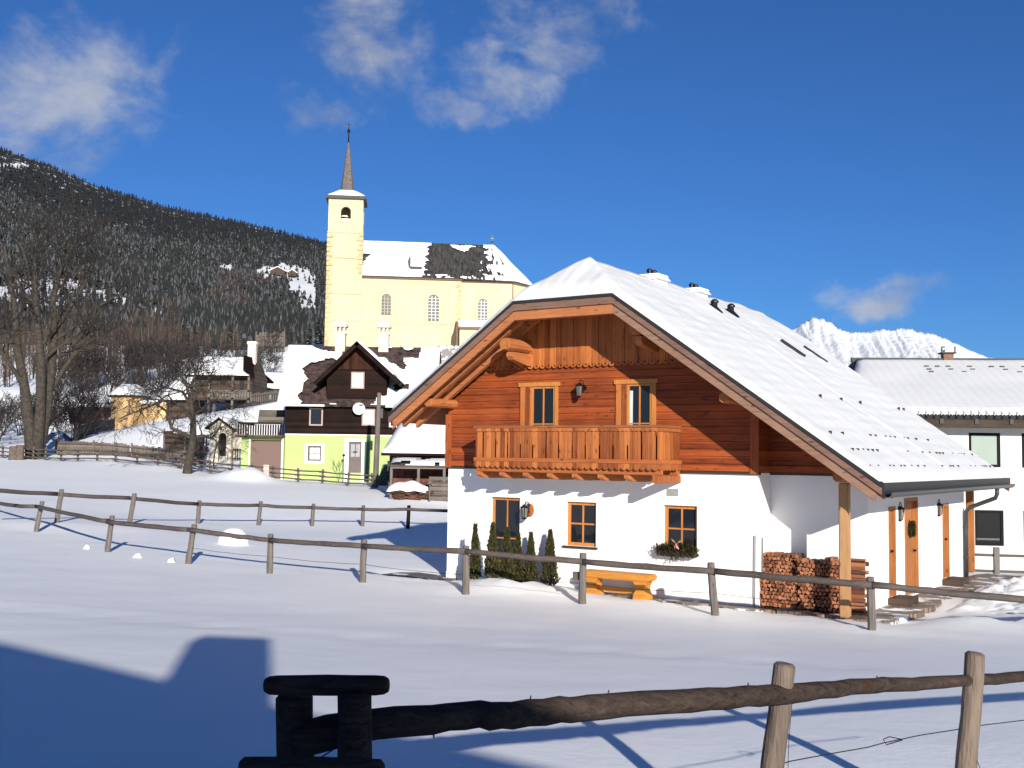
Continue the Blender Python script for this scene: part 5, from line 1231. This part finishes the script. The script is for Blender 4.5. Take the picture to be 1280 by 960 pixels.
snow_slab([(x0-.9,-.95,ze),(x1+.5,-.95,ze),(x1+.5,5.5,zr),(rx0+.1,5.5,zr)],.12,SNOWR,.3,11,OR,amp=.25)
g=MB(); xx=x0-.9
while xx<x1+.5: g.tube([(xx,-1.06,ze+.0),(xx,-.9,ze+.10)],.075,6); xx+=.26
g.build('tile_snow',SNOWF,OR)
g=MB(); g.beam((rx0-.1,5.6,zr+.03),(x1+.6,5.6,zr+.03),.26,.18); g.build('ridge_tiles',TILE,OR)
g=MB(); R=random.Random(5)
for row,(t,pr) in enumerate(((.80,.8),(.74,.5),(.69,.45))):
    xx=rx0+2.5
    while xx<x1:
        if R.random()<pr: yy=-.95+6.45*t; z_=ze+(zr-ze)*t; g.box(xx,xx+.16,yy-.04,yy+.06,z_+.05,z_+.2)
        xx+=.42
g.build('snow_guard',TILE,OR)
q=s.p(1166,447,YO+5.6); g=MB(); g.box(q.x-.2,q.x+.2,5.4,5.8,zr-.5,zr+.30); co_=g.build('chimney',plain('brick_chimney',(.28,.14,.09),.85,var=.3,scale=10),OR)
g=MB(); g.box(q.x-.29,q.x+.29,5.3,5.9,zr+.303,zr+.36); 
for sx in (-.26,.26): g.box(q.x+sx-.025,q.x+sx+.025,5.4,5.45,zr+.361,zr+.6)
g.build('cap',TILE,co_); g=MB(); g.box(q.x-.22,q.x+.22,5.35,5.85,zr+.363,zr+.62); g.build('snow_cap',SNOW,co_,bevel=.09)
# fence before the office
t=thing('rail_fence','grey two-rail fence standing before the plain white building','fence',(0,0,0)); F=[]
for px in (1185,1243.5,1300,1360):
    b=G(px,36.5); F.append(b); g=MB(); g.box(-.09,.09,-.05,.05,-.2,at(px,684,36.5).z-b.z if px<1290 else .75); g.build('post',W_GREY,t,loc=b)
for z in (.08,.60):
    for a,b in zip(F,F[1:]): g=MB(); g.beam(a+Vector((0,.06,z)),b+Vector((0,.06,z)),.05,.09); g.build('rail',W_GREYX,t)
# shovelled snow chunks right of the yard
R=random.Random(31); g=MB()
t=thing('snow_heap','lumpy shovelled snow heap at the right edge by the yard','snow heap',HB(13.8,5.2,0),-TH)
bmh=bmesh.new()
vs=[];nx_,ny_=84,100
for j in range(ny_+1):
    for i in range(nx_+1):
        x=-2.6+7.*i/nx_; y=-4.+9.*j/ny_; e=max(0,1-(x/2.65)**2 if x<0 else 1-(x/4.5)**2)*max(0,1-((y-.5)/4.55)**2)
        n_=noise.noise(Vector((x*.9,y*.9,0)))*.3+abs(noise.noise(Vector((x*2.6,y*2.6,4))))*.35+noise.noise(Vector((x*6.5,y*6.5,4)))*.12
        p=t.location+Matrix.Rotation(-TH,3,'Z')@Vector((x,y,0)); vs.append((x,y,gz(p.x,p.y)-.06+ (e**.7)*(.36+n_)*(.7+.5*max(0,(y+3)/7))))
g.add(vs,[(j*(nx_+1)+i,j*(nx_+1)+i+1,(j+1)*(nx_+1)+i+1,(j+1)*(nx_+1)+i) for j in range(ny_) for i in range(nx_)])
g.build('snow',SNOW,t,smooth=True)
# snow dome in the field
b=G(295,34.5); g=MB(); vs=[];n=24
for j in range(11):
    for i in range(n):
        r_=j/10; an=2*PI*i/n; rr=.5*r_*(1+.06*noise.noise(Vector((math.cos(an),math.sin(an),0)))); vs.append((rr*math.cos(an),rr*math.sin(an),.56*math.sqrt(max(0,1-r_**2.4))-.06))
g.add(vs,[(j*n+i,j*n+(i+1)%n,(j+1)*n+(i+1)%n,(j+1)*n+i) for j in range(10) for i in range(n)]); tag(g.build('snow_mound',SNOW,loc=b,smooth=True),'smooth rounded dome of snow between the two single-rail fences','snow mound')
# ------------------------------------------------------------------ mountains
def far_mesh(name,pxs,tops,rows,mat,zfun=None):
    pass
def ridge_y(px): return np.interp(px,[-900,0,60,120,200,300,403,520,700,900],[-40,186,207,233,257,279,303,345,420,470])
NT=90; pxs=np.concatenate([np.linspace(-700,-70,40),np.linspace(-65,470,270),np.linspace(480,860,40)])
def slope_pt(px,t):
    """t 0 foot .. 1 ridge"""
    yr=float(ridge_y(px)); y=438+(yr-438)*t; Y=270+2350*t**1.55
    return at(px,y,Y)
V=np.zeros((NT+4,len(pxs),3))
for j in range(NT+1):
    t=j/NT
    for i,px in enumerate(pxs):
        p=slope_pt(px,t); n_=noise.noise(Vector((p.x*.004,p.y*.003,1)))*14*math.sin(PI*t)+noise.noise(Vector((p.x*.02,p.y*.01,3)))*3*math.sin(PI*t)
        V[j+1,i]=(p.x,p.y,p.z+n_)
V[0]=V[1]-np.array([0,60,40]); V[NT+2]=V[NT+1]+np.array([0,500,-60]); V[NT+3]=V[NT+1]+np.array([0,2500,-900])
HILLM=patchy('wooded_slope',(.035,.03,.028),.57,.02,c2=(.06,.05,.042),snowc=(.5,.52,.55))
wm=struct(grid_mesh('wooded_mountain',V[...,0],V[...,1],V[...,2],HILLM)); wm.data.materials.append(SNOWF)
CLEAR=[(352,339,34,12),(378,352,20,16),(50,374,72,18),(130,380,32,16),(197,392,26,9),(284,332,10,5),(385,374,11,16),(18,207,22,2.2),(120,229,7,2),(60,385,40,10)]
def clearing(px,y): return any(((px-a)/c)**2+((y-b)/d)**2<1+.55*noise.noise(Vector((px*.09,y*.13,2)))+.25*noise.noise(Vector((px*.3,y*.4,5))) for a,b,c,d in CLEAR)
mi_=np.zeros(len(wm.data.polygons),dtype=np.int32); nX=len(pxs)-1
for j in range(1,NT+1):
    for i in range(nX):
        px=(pxs[i]+pxs[i+1])/2; t=(j-.5)/NT; yr=float(ridge_y(px)); y=438+(yr-438)*t
        if -70<px<470 and clearing(px,y): mi_[j*nX+i]=1
wm.data.polygons.foreach_set('material_index',mi_)
# snowy peaks far right
rid=[(900,470),(960,440),(984,416),(996,409),(1006,403),(1016,397),(1021,401),(1027,399),(1034,404),(1046,411),(1060,416),(1070,417),(1084,416),(1100,413),(1112,415),(1122,411),(1134,413),(1150,416),(1172,421),(1190,428),(1212,438),(1235,447),(1290,452),(1400,448),(1500,440),(1800,430)]
pp=np.array(rid,float); pxs2=np.linspace(905,1790,460); NR_=60; V=np.zeros((NR_+2,len(pxs2),3))
for i,px in enumerate(pxs2):
    y0_=np.interp(px,pp[:,0],pp[:,1])
    for j in range(NR_+1):
        t=j/NR_; py=560+(y0_-560)*t; Y=5200+2600*t; p=at(px,py,Y)
        rug=1 if px<1160 else max(.15,1-(px-1160)/60)
        rr=0
        a=px*.11+t*2.2; am=(math.sin(PI*min(t,.94)))
        n1=1-abs(noise.noise(Vector((a*.55,t*1.3,1))))*2; n2=1-abs(noise.noise(Vector((a*1.7,t*3.2,5))))*2; n3=noise.noise(Vector((a*4,t*9,2)))
        V[j,i]=(p.x,p.y-(n1*260+n2*120+n3*40)*am*rug,p.z+(n3*10+n2*8)*rug*min(1,am*1.5+.25))
V[NR_+1]=V[NR_]+np.array([0,800,-500])
def peak_mat():
    m,nt,b=newmat('rocky_snow'); n=N(nt); v=n.coord()
    nz_=n('ShaderNodeSeparateXYZ',{0:n('ShaderNodeNewGeometry').outputs['Normal']}).outputs[2]
    f=n.noise(v,.012,8,.65); k=n.math('ADD',n.math('MULTIPLY',nz_,.9),n.math('MULTIPLY',f,1.1))
    col=n.ramp(k,[(.90,(.12,.115,.12)),(.96,(.84,.86,.9))]); nt.links.new(col,b.inputs['Base Color']); b.inputs['Roughness'].default_value=.7
    nt.links.new(n.bump(f,.6,60.),b.inputs['Normal']); return m
struct(grid_mesh('snowy_peaks',V[...,0],V[...,1],V[...,2],peak_mat()))
# ------------------------------------------------------------------ forest on the mountain (stuff)
CONM=[plain('conifer_far',(.016,.018,.016),.95,var=.3,scale=.08,bump=0),plain('conifer_dark',(.008,.011,.014),.95,var=.3,scale=.08,bump=0),plain('larch_brown',(.055,.036,.028),.95,var=.3,scale=.08,bump=0),plain('frosted_bough_far',(.10,.104,.115),.95,var=.3,scale=.1,bump=0)]
rg=np.random.default_rng(4)
def forest(n,kind):
    VS=[];FS=[];MI=[];cnt=0; R=random.Random(kind)
    while cnt<n:
        t=rg.random()**1.0 if kind==0 else rg.random()*.16
        px=rg.uniform(-120,640); 
        yr=float(ridge_y(px)); y=438+(yr-438)*t; Y=270+2350*t**1.55
        if px>470 and t<.9 and R.random()<.7: continue
        # clearings
        def inn(cx_,cy_,rx,ry): return ((px-cx_)/rx)**2+((y-cy_)/ry)**2<1+.5*noise.noise(Vector((px*.08,y*.12,2)))
        if clearing(px,y) or clearing(px,y-7) or (t<.45 and clearing(px,y-14)):
            if R.random()<.93: continue
        if t<.8 and noise.noise(Vector((px*.03,y*.05,8)))>.42 and R.random()<.35: continue
        p=slope_pt(px,t); 
        br=noise.noise(Vector((px*.012+3,y*.03,1)))
        sz=R.uniform(.7,1.25); H=(6.2+9.5*t)*sz*(.75 if t>.93 else 1); r=H*R.uniform(.17,.26); x,yy,z=p.x,p.y,p.z-1+noise.noise(Vector((p.x*.004,p.y*.003,1)))*14*math.sin(PI*t)
        mat=1 if y<yr+55-abs(px-60)*.12+R.uniform(-12,12) else 0
        if br>.22 and t<.55 and R.random()<.6: mat=2
        if mat==2: r*=.9
        nl=4 if t<.3 else 2
        frost=R.random()<((.30 if t>.2 else .14) if mat!=1 else .03)
        for k in range(nl):
            zb=z+H*(.08+.8*k/nl); ztp=min(z+H,zb+H*(.46 if nl==3 else .38)); rr=r*(1-.8*k/nl); o=len(VS); a0=R.random()*6; ns=5
            for q in range(ns): an=a0+q*2*PI/ns; VS.append((x+rr*math.cos(an)*R.uniform(.7,1.2),yy+rr*math.sin(an)*R.uniform(.7,1.2),zb+R.uniform(-.05,.03)*H))
            VS.append((x,yy,ztp))
            for q in range(ns):
                FS.append((o+q,o+(q+1)%ns,o+ns)); MI.append(3 if (frost and R.random()<.42) or (mat!=1 and R.random()<.16) else mat)
        cnt+=1
    g=MB(); g.v=VS; g.f=FS; g.mi=MI; o=g.build('conifer_forest' ,CONM,recalc=False); o['kind']='stuff'; return o
tag(forest(38000,0),'frosted conifer forest covering the mountainside behind the church','forest',kind='stuff')
# brown leafless belt at the foot (stuff): thin upright strokes
def bare_belt():
    R=random.Random(6); g=MB(); cnt=0
    while cnt<820:
        px=R.uniform(-60,410); t=R.random(); y=470-58*t+8*noise.noise(Vector((px*.02,0,0))); Y=150+190*t
        if px>300 and y>440: continue
        if px>225 and Y<190: continue
        if px>150 and t<.12: continue
        p=at(px,y,Y); zb=gz(p.x,p.y) if Y<290 else at(px,432,Y).z; H=R.uniform(3.5,8)*(.7 if px>230 else 1); r0=.1
        lean=R.uniform(-.1,.1); mi=0 if R.random()<.75 else 1
        tr=MB(); top=Vector((p.x+lean*H,p.y,zb+H)); B=Vector((p.x,p.y,zb-.5))
        s_=Vector((.11,0,0)); g.add([B-s_,B+s_,B+Vector((0,.12,0)),top],[(0,1,3),(1,2,3),(2,0,3)],2 if R.random()<.3 else mi)
        for k in range(26):
            f=R.uniform(.2,.95); c=B.lerp(top,f); an=R.uniform(0,6.28); L=H*R.uniform(.12,.34)*(1.1-f*.6); d=Vector((math.cos(an)*.55,math.sin(an)*.55,1)).normalized(); w_=Vector((.035,.02,0))
            e=c+d*L; g.add([c-w_,c+w_,e],[(0,1,2)],mi)
            for q in range(3):
                f2=R.uniform(.3,.9); c2=c.lerp(e,f2); an2=R.uniform(0,6.28); d2=Vector((math.cos(an2)*.7,math.sin(an2)*.7,.8)).normalized(); g.add([c2-w_*.7,c2+w_*.7,c2+d2*L*.5],[(0,1,2)],mi)
        cnt+=1
    o=g.build('leafless_wood',[plain('twig_brown',(.05,.036,.028),.95,bump=0),plain('twig_red',(.07,.04,.03),.95,bump=0),plain('twig_pale',(.16,.13,.10),.95,bump=0)],recalc=False); return o
tag(bare_belt(),'brown belt of leafless alders and larches below the conifer forest','wood',kind='stuff')
# spruces one can tell apart
def spruce_mesh(seed,H):
    R=random.Random(seed); g=MB(); g.tube([(0,0,-.5),(0,0,H*.95)],[H*.014,.03],5,mi=1)
    for k in range(420):
        f=R.random()**.8; z=H*(.08+.9*f); L=H*.2*(1-f)**.8*R.uniform(.7,1.15)+.12; an=R.uniform(0,6.28); d=Vector((math.cos(an),math.sin(an),-.25-.2*(1-f))).normalized(); sd=Vector((-math.sin(an),math.cos(an),0)); c=Vector((0,0,z)); e=c+d*L
        m_=c.lerp(e,.55); w_=L*.22; g.add([c,m_-sd*w_+Vector((0,0,-.1*L)),e,m_+sd*w_+Vector((0,0,-.1*L))],[(0,1,2),(0,2,3)],2 if R.random()<.13 else 0)
    return g
SPM=[leaf_mat('spruce_needles',(.010,.016,.010),(.035,.05,.025)),BARK,plain('frosted_bough',(.3,.3,.3))]
first={}
spots=[(226,438,215,9.5,'darkest green spruce, standing above the roof of the brown barn'),(213,440,222,8.5,'spruce just left of the darkest one above the brown barn'),(239,437,218,7.5,'lower spruce right of the darkest one above the barn'),(183,446,205,6.5,'lone small spruce above the pavilion roof'),(140,440,230,8,'spruce in the brown wood, up from the pavilion cap'),(112,437,240,8.5,'spruce in the brown wood, right of the big bare tree'),(284,430,240,7.,'small spruce up behind the beige chimney'),(395,432,235,7.5,'spruce right beside the foot of the church tower'),(383,436,240,6.5,'spruce next left of the one at the foot of the church tower')]
for i,(px,py,Y,H,lab) in enumerate(spots):
    b=G(px,Y); k=i%3; t=thing('spruce_tree',lab,'tree',b,i*1.3,'single spruces below the forest')
    if k not in first: first[k]=spruce_mesh(k,1.0*8).build('crown',SPM,t,recalc=False)
    else:
        c=first[k].copy(); COL.objects.link(c); c.parent=t
    t.scale=(H/8,)*3
# ------------------------------------------------------------------ bare trees
TW_D=plain('dark_twig',(.028,.021,.018),.9,var=.25,scale=3,bump=0); TRB=plain('trunk_bark',(.065,.05,.036),.9,var=.35,scale=5,bump=.8,bscale=14,bd=.03)
def grow(g,tw,p,d,L,r,lvl,R,up=.25,spread=.75,kids=(4,4,4,3,3),rmin=.008,bend=.28,segs=4,droop=0.):
    P=[p.copy()]; rs=[r]; q=p.copy(); dd=d.copy()
    for k in range(segs):
        dd=(dd+Vector((R.uniform(-bend,bend),R.uniform(-bend,bend),R.uniform(-bend,bend)*.7+up*.3-droop*.3))).normalized(); q=q+dd*(L/segs); P.append(q.copy()); rs.append(max(rmin,r*(1-.62*(k+1)/segs)))
    (g if r>.045 else tw).tube(P,rs,7 if r>.12 else (5 if r>.05 else 3),cap=False)
    if lvl<=0: return
    nk=kids[min(lvl,len(kids)-1)]
    for k in range(nk):
        f=R.uniform(.35,1.) if k<nk-1 else 1.; i=min(segs-1,int(f*segs)); c=P[i].lerp(P[i+1],f*segs-i); base=(P[i+1]-P[i]).normalized()
        side=Vector((R.uniform(-1,1),R.uniform(-1,1),R.uniform(-1,1))); side=(side-base*side.dot(base)).normalized()
        nd=(base+side*R.uniform(spread*.6,spread*1.2)).normalized(); grow(g,tw,c,nd,L*R.uniform(.52,.78),max(rmin,rs[i]*R.uniform(.5,.68)),lvl-1,R,up,spread,kids,rmin,bend,segs,droop)
def tree(name,label,loc,stems,lvl,seed,group=None,**k):
    R=random.Random(seed); t=thing(name,label,'tree',loc,0,group); g=MB();tw=MB()
    for p,d,L,r in stems: grow(g,tw,Vector(p),Vector(d).normalized(),L,r,lvl,R,**k)
    g.build('trunk',TRB,t,smooth=True,recalc=False)
    if tw.v: tw.build('twigs',TW_D,t,recalc=False)
    return t
b=G(44,79.)
big=thing('bare_tree','tall leafless tree with several thick trunks at the left edge, rising against the mountain','tree',b)
g=MB();tw=MB();R=random.Random(77)
k_=79/FOC
def X(px): return (px-44)*k_
def Z(py): return (560-py)*k_
def limb(pts,rs,lvl=4,first_=.35,n=9,L0=4.2,**kw):
    P=[Vector((X(a),yy,Z(c))) for a,c,yy in pts]; g.tube(P,rs,9,cap=False)
    for q in range(n):
        f=first_+(1-first_)*(q+R.random())/n; f=min(f,.999)*(len(P)-1); i=int(f); c=P[i].lerp(P[i+1],f-i); r=rs[i]+(rs[i+1]-rs[i])*(f-i); base=(P[i+1]-P[i]).normalized(); side=Vector((R.uniform(-1,1),R.uniform(-1,1),R.uniform(-.3,.6))).normalized()
        grow(g,tw,c,(base*.6+side*.8).normalized(),L0*R.uniform(.6,1.1)*(1-.35*(f/(len(P)-1))),min(r*.6,.14),lvl-1,R,up=.22,spread=.8,kids=(3,4,4,4,4),rmin=.014,bend=.32,segs=4)
limb([(42,562,0),(36,520,0),(25,470,.3),(12,420,.5),(5,370,.8),(-6,325,1),(-14,290,1)],[.52,.42,.34,.29,.22,.14,.06],4,.4,7,3.4)
limb([(46,562,0),(50,500,-.2),(50,440,-.4),(44,395,-.4),(38,352,-.2),(34,312,0),(28,272,0)],[.44,.36,.30,.26,.19,.12,.05],4,.3,9,3.4)
limb([(46,555,.3),(54,500,.4),(57,440,.5),(58,390,.6),(54,360,.6),(62,322,.7),(66,280,.7)],[.42,.34,.30,.25,.19,.11,.04],4,.3,9,3.4)
limb([(54,480,.5),(66,450,1),(90,410,1.3),(104,365,1.6),(128,350,1.6),(150,352,1.5)],[.2,.18,.15,.11,.07,.03],3,.2,12,4)
limb([(58,400,.5),(80,360,.8),(94,330,1),(104,300,1),(108,280,1)],[.18,.14,.1,.06,.03],3,.2,10,3.2)
limb([(40,360,0),(22,320,.5),(14,295,.5),(2,280,.5)],[.15,.12,.07,.03],3,.2,7,3.2)
limb([(60,330,.5),(74,304,0),(84,286,0),(88,272,0)],[.12,.09,.05,.03],3,.2,7,3)
limb([(26,470,.3),(10,440,-.6),(-10,410,-1),(-30,390,-1)],[.2,.15,.1,.05],3,.2,8,4.5)
g.build('trunk',TRB,big,smooth=True,recalc=False); tw.build('twigs',TW_D,big,recalc=False)
# old apple tree
b=G(233,69.6); k_=69.6/FOC
at_=thing('apple_tree','gnarled bare apple tree with wide drooping branches standing in front of the three-rail fence','tree',b)
g=MB();tw=MB();R=random.Random(15)
def X(px): return (px-233)*k_
def Z(py): return (592-py)*k_
def limb2(pts,rs,n,L0,lvl=3,droop=.25,first_=.2,up=.1):
    P=[Vector((X(a),yy,Z(c))) for a,c,yy in pts]; g.tube(P,rs,8,cap=False)
    for q in range(n):
        f=first_+(1-first_)*(q+R.random())/n; f=min(f,.999)*(len(P)-1); i=int(f); c=P[i].lerp(P[i+1],f-i); r=rs[i]+(rs[i+1]-rs[i])*(f-i); base=(P[i+1]-P[i]).normalized(); side=Vector((R.uniform(-1,1),R.uniform(-1,1),R.uniform(-.5,.9))).normalized()
        grow(g,tw,c,(base*.5+side).normalized(),L0*R.uniform(.5,1.1),min(r*.6,.07),lvl,R,up=up,spread=.9,kids=(3,3,3,3),rmin=.011,bend=.4,segs=4,droop=droop)
limb2([(234,596,0),(238,570,0),(241,548,0),(240,520,0),(236,500,0)],[.3,.25,.23,.17,.12],3,1.6)
limb2([(240,548,0),(228,542,-.3),(217,536,-.5),(210,515,-.6),(196,505,-.8)],[.14,.13,.11,.08,.05],7,1.6)
limb2([(240,525,0),(226,508,-.3),(206,502,-.6),(186,512,-.9),(168,520,-1.2),(155,528,-1.4)],[.15,.12,.09,.07,.04,.02],14,1.5)
limb2([(238,510,0),(224,490,.4),(200,484,.6),(180,492,.8)],[.12,.09,.06,.03],11,1.5)
limb2([(240,548,0),(252,545,.3),(262,548,.5),(270,535,.6),(274,520,.7)],[.14,.12,.09,.06,.03],9,1.3)
limb2([(238,505,0),(246,486,.3),(256,472,.5),(262,458,.6)],[.12,.09,.06,.03],12,1.5,up=.3)
limb2([(236,500,0),(232,480,-.4),(222,464,-.5),(216,452,-.5)],[.12,.09,.06,.03],12,1.5,up=.3)
limb2([(237,500,0),(238,478,0),(242,462,.2),(244,448,.2)],[.12,.09,.06,.03],12,1.4,up=.3)
limb2([(240,520,0),(256,510,-.4),(268,500,-.6),(282,502,-.6)],[.11,.08,.05,.03],9,1.3)
g.build('trunk',TRB,at_,smooth=True,recalc=False); tw.build('twigs',TW_D,at_,recalc=False)
# bare bushes and small trees on the slope (copies of four)
protos=[]
for i in range(4):
    R=random.Random(200+i); st=[((R.uniform(-.3,.3),R.uniform(-.3,.3),-.1),(R.uniform(-.4,.4),R.uniform(-.4,.4),1),R.uniform(2.0,3.),R.uniform(.05,.08)) for _ in range(4)]
    t=tree('bare_shrub','leafless shrub in the thicket round the yellow pavilion',(0,0,0),st,3,300+i,'leafless shrubs in the thicket round the pavilion',kids=(3,3,4,4),rmin=.02,bend=.3,up=.25,spread=.8); t['category']='shrub'; protos.append(t)
R=random.Random(55); usedp=[0]*4
def putp(px,Y,sc,lab=None,grp=None):
    k=R.randrange(4)
    if usedp[k]==0: o=protos[k]; usedp[k]=1
    else: o=copy_tree(protos[k])
    o.location=G(px,Y); o.scale=(sc,)*3; o.rotation_euler=(0,0,R.uniform(0,6.28)); return o
for i in range(36): 
    px=R.uniform(62,262); Y=R.uniform(121,152); putp(px,Y,R.uniform(.8,1.35))
for i in range(22):
    px=R.uniform(-20,125); Y=R.uniform(88,116); putp(px,Y,R.uniform(.6,1.0))
for i in range(12):
    px=R.uniform(275,345); Y=R.uniform(128,150); putp(px,Y,R.uniform(.5,.9))
rest=[k for k in range(4) if not usedp[k]]
for k in rest: putp(150,130,1)
t=tree('small_bare_tree','slim leafless tree in front of the arched hut, right of the apple tree',G(268,80),[((0,0,0),(0,0,1),2.2,.07)],3,9,kids=(3,3,4,4),rmin=.012,up=.3)
t=tree('garden_shrub','small bare shrub against the lime green wall, left of the plum door',G(424,75.2),[((0,0,0),(-.2,0,1),.9,.02),((0,0,0),(.3,0,1),.8,.02)],2,10,kids=(3,3,3),rmin=.01); t['category']='shrub'
# rocks / dark tufts on the slope between barn and lime house
R=random.Random(71)
for i in range(34):
    px=R.uniform(302,352); Y=R.uniform(100,134); b=G(px,Y)
    g=MB(); n=7; sx=R.uniform(.4,1.1); g.lathe([(sx*.7,-.3),(sx,0),(sx*.75,.25),(sx*.2,.4)],7); g.v=[(x+R.uniform(-.12,.12),y+R.uniform(-.12,.12),z+R.uniform(-.08,.08)) for x,y,z in g.v]
    tag(g.build('boulder',plain('rock_dark',(.07,.06,.055),.9,var=.4),loc=b),'dark boulder poking out of the snowy bank left of the lime green house','boulder','boulders in the snowy bank')

# small clods of snow kicked up beside the fences
R=random.Random(91)
for k,(px,py) in enumerate([(108,686),(172,697),(214,703)]):
    b=ground_hit(px,py,10,45); g=MB(); n=8; r=R.uniform(.05,.085); g.lathe([(r,-.05),(r*.95,.02),(r*.6,.08),(r*.1,.1)],n); g.v=[(x*1.6+R.uniform(-.03,.03),y+R.uniform(-.03,.03),z+R.uniform(-.01,.02)) for x,y,z in g.v]
    tag(g.build('snow_clod',SNOW,loc=b,smooth=True),'small clod of snow on the field near the left end of the rail fence','snow clod','snow clods along the middle fence')
# ------------------------------------------------------------------ light, sky, render settings
LD=Vector((-.34,1.540,-.47)).normalized()
sun=D.lights.new('sun','SUN'); so=D.objects.new('sun',sun); COL.objects.link(so); sun.energy=4.8; sun.angle=math.radians(.55); sun.color=(1,.95,.86)
so.rotation_euler=LD.to_track_quat('-Z','Y').to_euler()
W=D.worlds.new('World'); S.world=W; W.use_nodes=True; nt=W.node_tree; n=N(nt)
bg=nt.nodes['Background']
sky=n('ShaderNodeTexSky',sky_type='NISHITA',sun_disc=False)
el=math.asin(-LD.z); sky.sun_elevation=el; sky.sun_rotation=math.atan2(-LD.x,-LD.y); sky.altitude=1200; sky.air_density=1.0; sky.dust_density=.3; sky.ozone_density=3.5
tc=n('ShaderNodeTexCoord').outputs['Generated']
# cloud veils placed by compass direction
def dirv(px,py): return (at(px,py,1)-CC).normalized()
blobs=[(60,140,.115,.085,.9),(30,90,.1,.05,.5),(100,185,.08,.04,.6),(455,50,.06,.06,.95),(385,128,.045,.035,.9),(320,100,.03,.03,.45),(560,128,.06,.022,.9),(640,95,.065,.035,.9),(700,45,.06,.045,.9),(770,5,.06,.03,.8),(620,15,.05,.04,.7),(560,5,.06,.03,.6),(490,200,.03,.03,.4),(440,205,.04,.02,.35),(250,75,.05,.03,.25),(200,20,.08,.02,.25),(400,225,.03,.02,.3),
 (1115,370,.065,.032,1.15),(1150,355,.03,.02,.9),(1075,385,.03,.016,.8),(1120,400,.05,.02,.6)]
wn=n('ShaderNodeTexNoise',{'Vector':tc,'Scale':9.,'Detail':5,'Roughness':.6}).outputs['Color']
wv=n('ShaderNodeVectorMath',{0:wn,1:(.5,.5,.5)},operation='SUBTRACT').outputs[0]
wtc=n('ShaderNodeVectorMath',{0:n('ShaderNodeVectorMath',{0:wv,'Scale':.13},operation='SCALE').outputs[0],1:tc},operation='ADD').outputs[0]
acc=None
for px,py,sx,sy,st in blobs:
    d=dirv(px,py)
    a=n('ShaderNodeVectorMath',{0:wtc,1:tuple(d)},operation='SUBTRACT').outputs[0]
    a=n('ShaderNodeVectorMath',{0:a,1:(1/sx,1/sx,1/sy)},operation='MULTIPLY').outputs[0]
    l=n('ShaderNodeVectorMath',{0:a},operation='LENGTH').outputs['Value']
    k=n('ShaderNodeMapRange',{'Value':l,'From Min':0.,'From Max':1.75,'To Min':st,'To Max':0.},interpolation_type='SMOOTHSTEP').outputs[0]
    acc=k if acc is None else n.math('MAXIMUM',acc,k)
mp=n('ShaderNodeMapping',{'Vector':tc,'Scale':(1,1,1.5),'Rotation':(0,.5,0)}).outputs[0]
f1=n.noise(mp,7.5,9,.58,.5); f2=n.noise(mp,24.,6,.6,.3)
dens=n.math('ADD',n.math('MULTIPLY',f1,1.5),n.math('MULTIPLY',f2,.75))
dens=n.math('ADD',dens,n.math('MULTIPLY',acc,.85)); dens=n.math('SUBTRACT',dens,1.5)
gate=n('ShaderNodeMapRange',{'Value':acc,'From Min':.0,'From Max':.35},interpolation_type='SMOOTHSTEP').outputs[0]
dens=n('ShaderNodeMapRange',{'Value':dens,'From Min':0.,'From Max':.75,'To Max':.78},interpolation_type='SMOOTHSTEP').outputs[0]
dens=n.math('MULTIPLY',dens,gate)
skyc=n.mix(1.,sky.outputs[0],(.49,.89,1.42),'MULTIPLY')
ccol=n.ramp(f1,[(.35,(3.8,4.2,5.2)),(.62,(7.4,7.7,8.4))])
nt.links.new(n.mix(dens,skyc,ccol),bg.inputs['Color']); bg.inputs['Strength'].default_value=.0505
S.render.engine='CYCLES'
vs=S.view_settings; vs.view_transform='Standard'; vs.look='None'; vs.gamma=1; vs.use_curve_mapping=False; vs.exposure=.50
S.cycles.max_bounces=6; S.cycles.diffuse_bounces=3; S.cycles.use_denoising=True
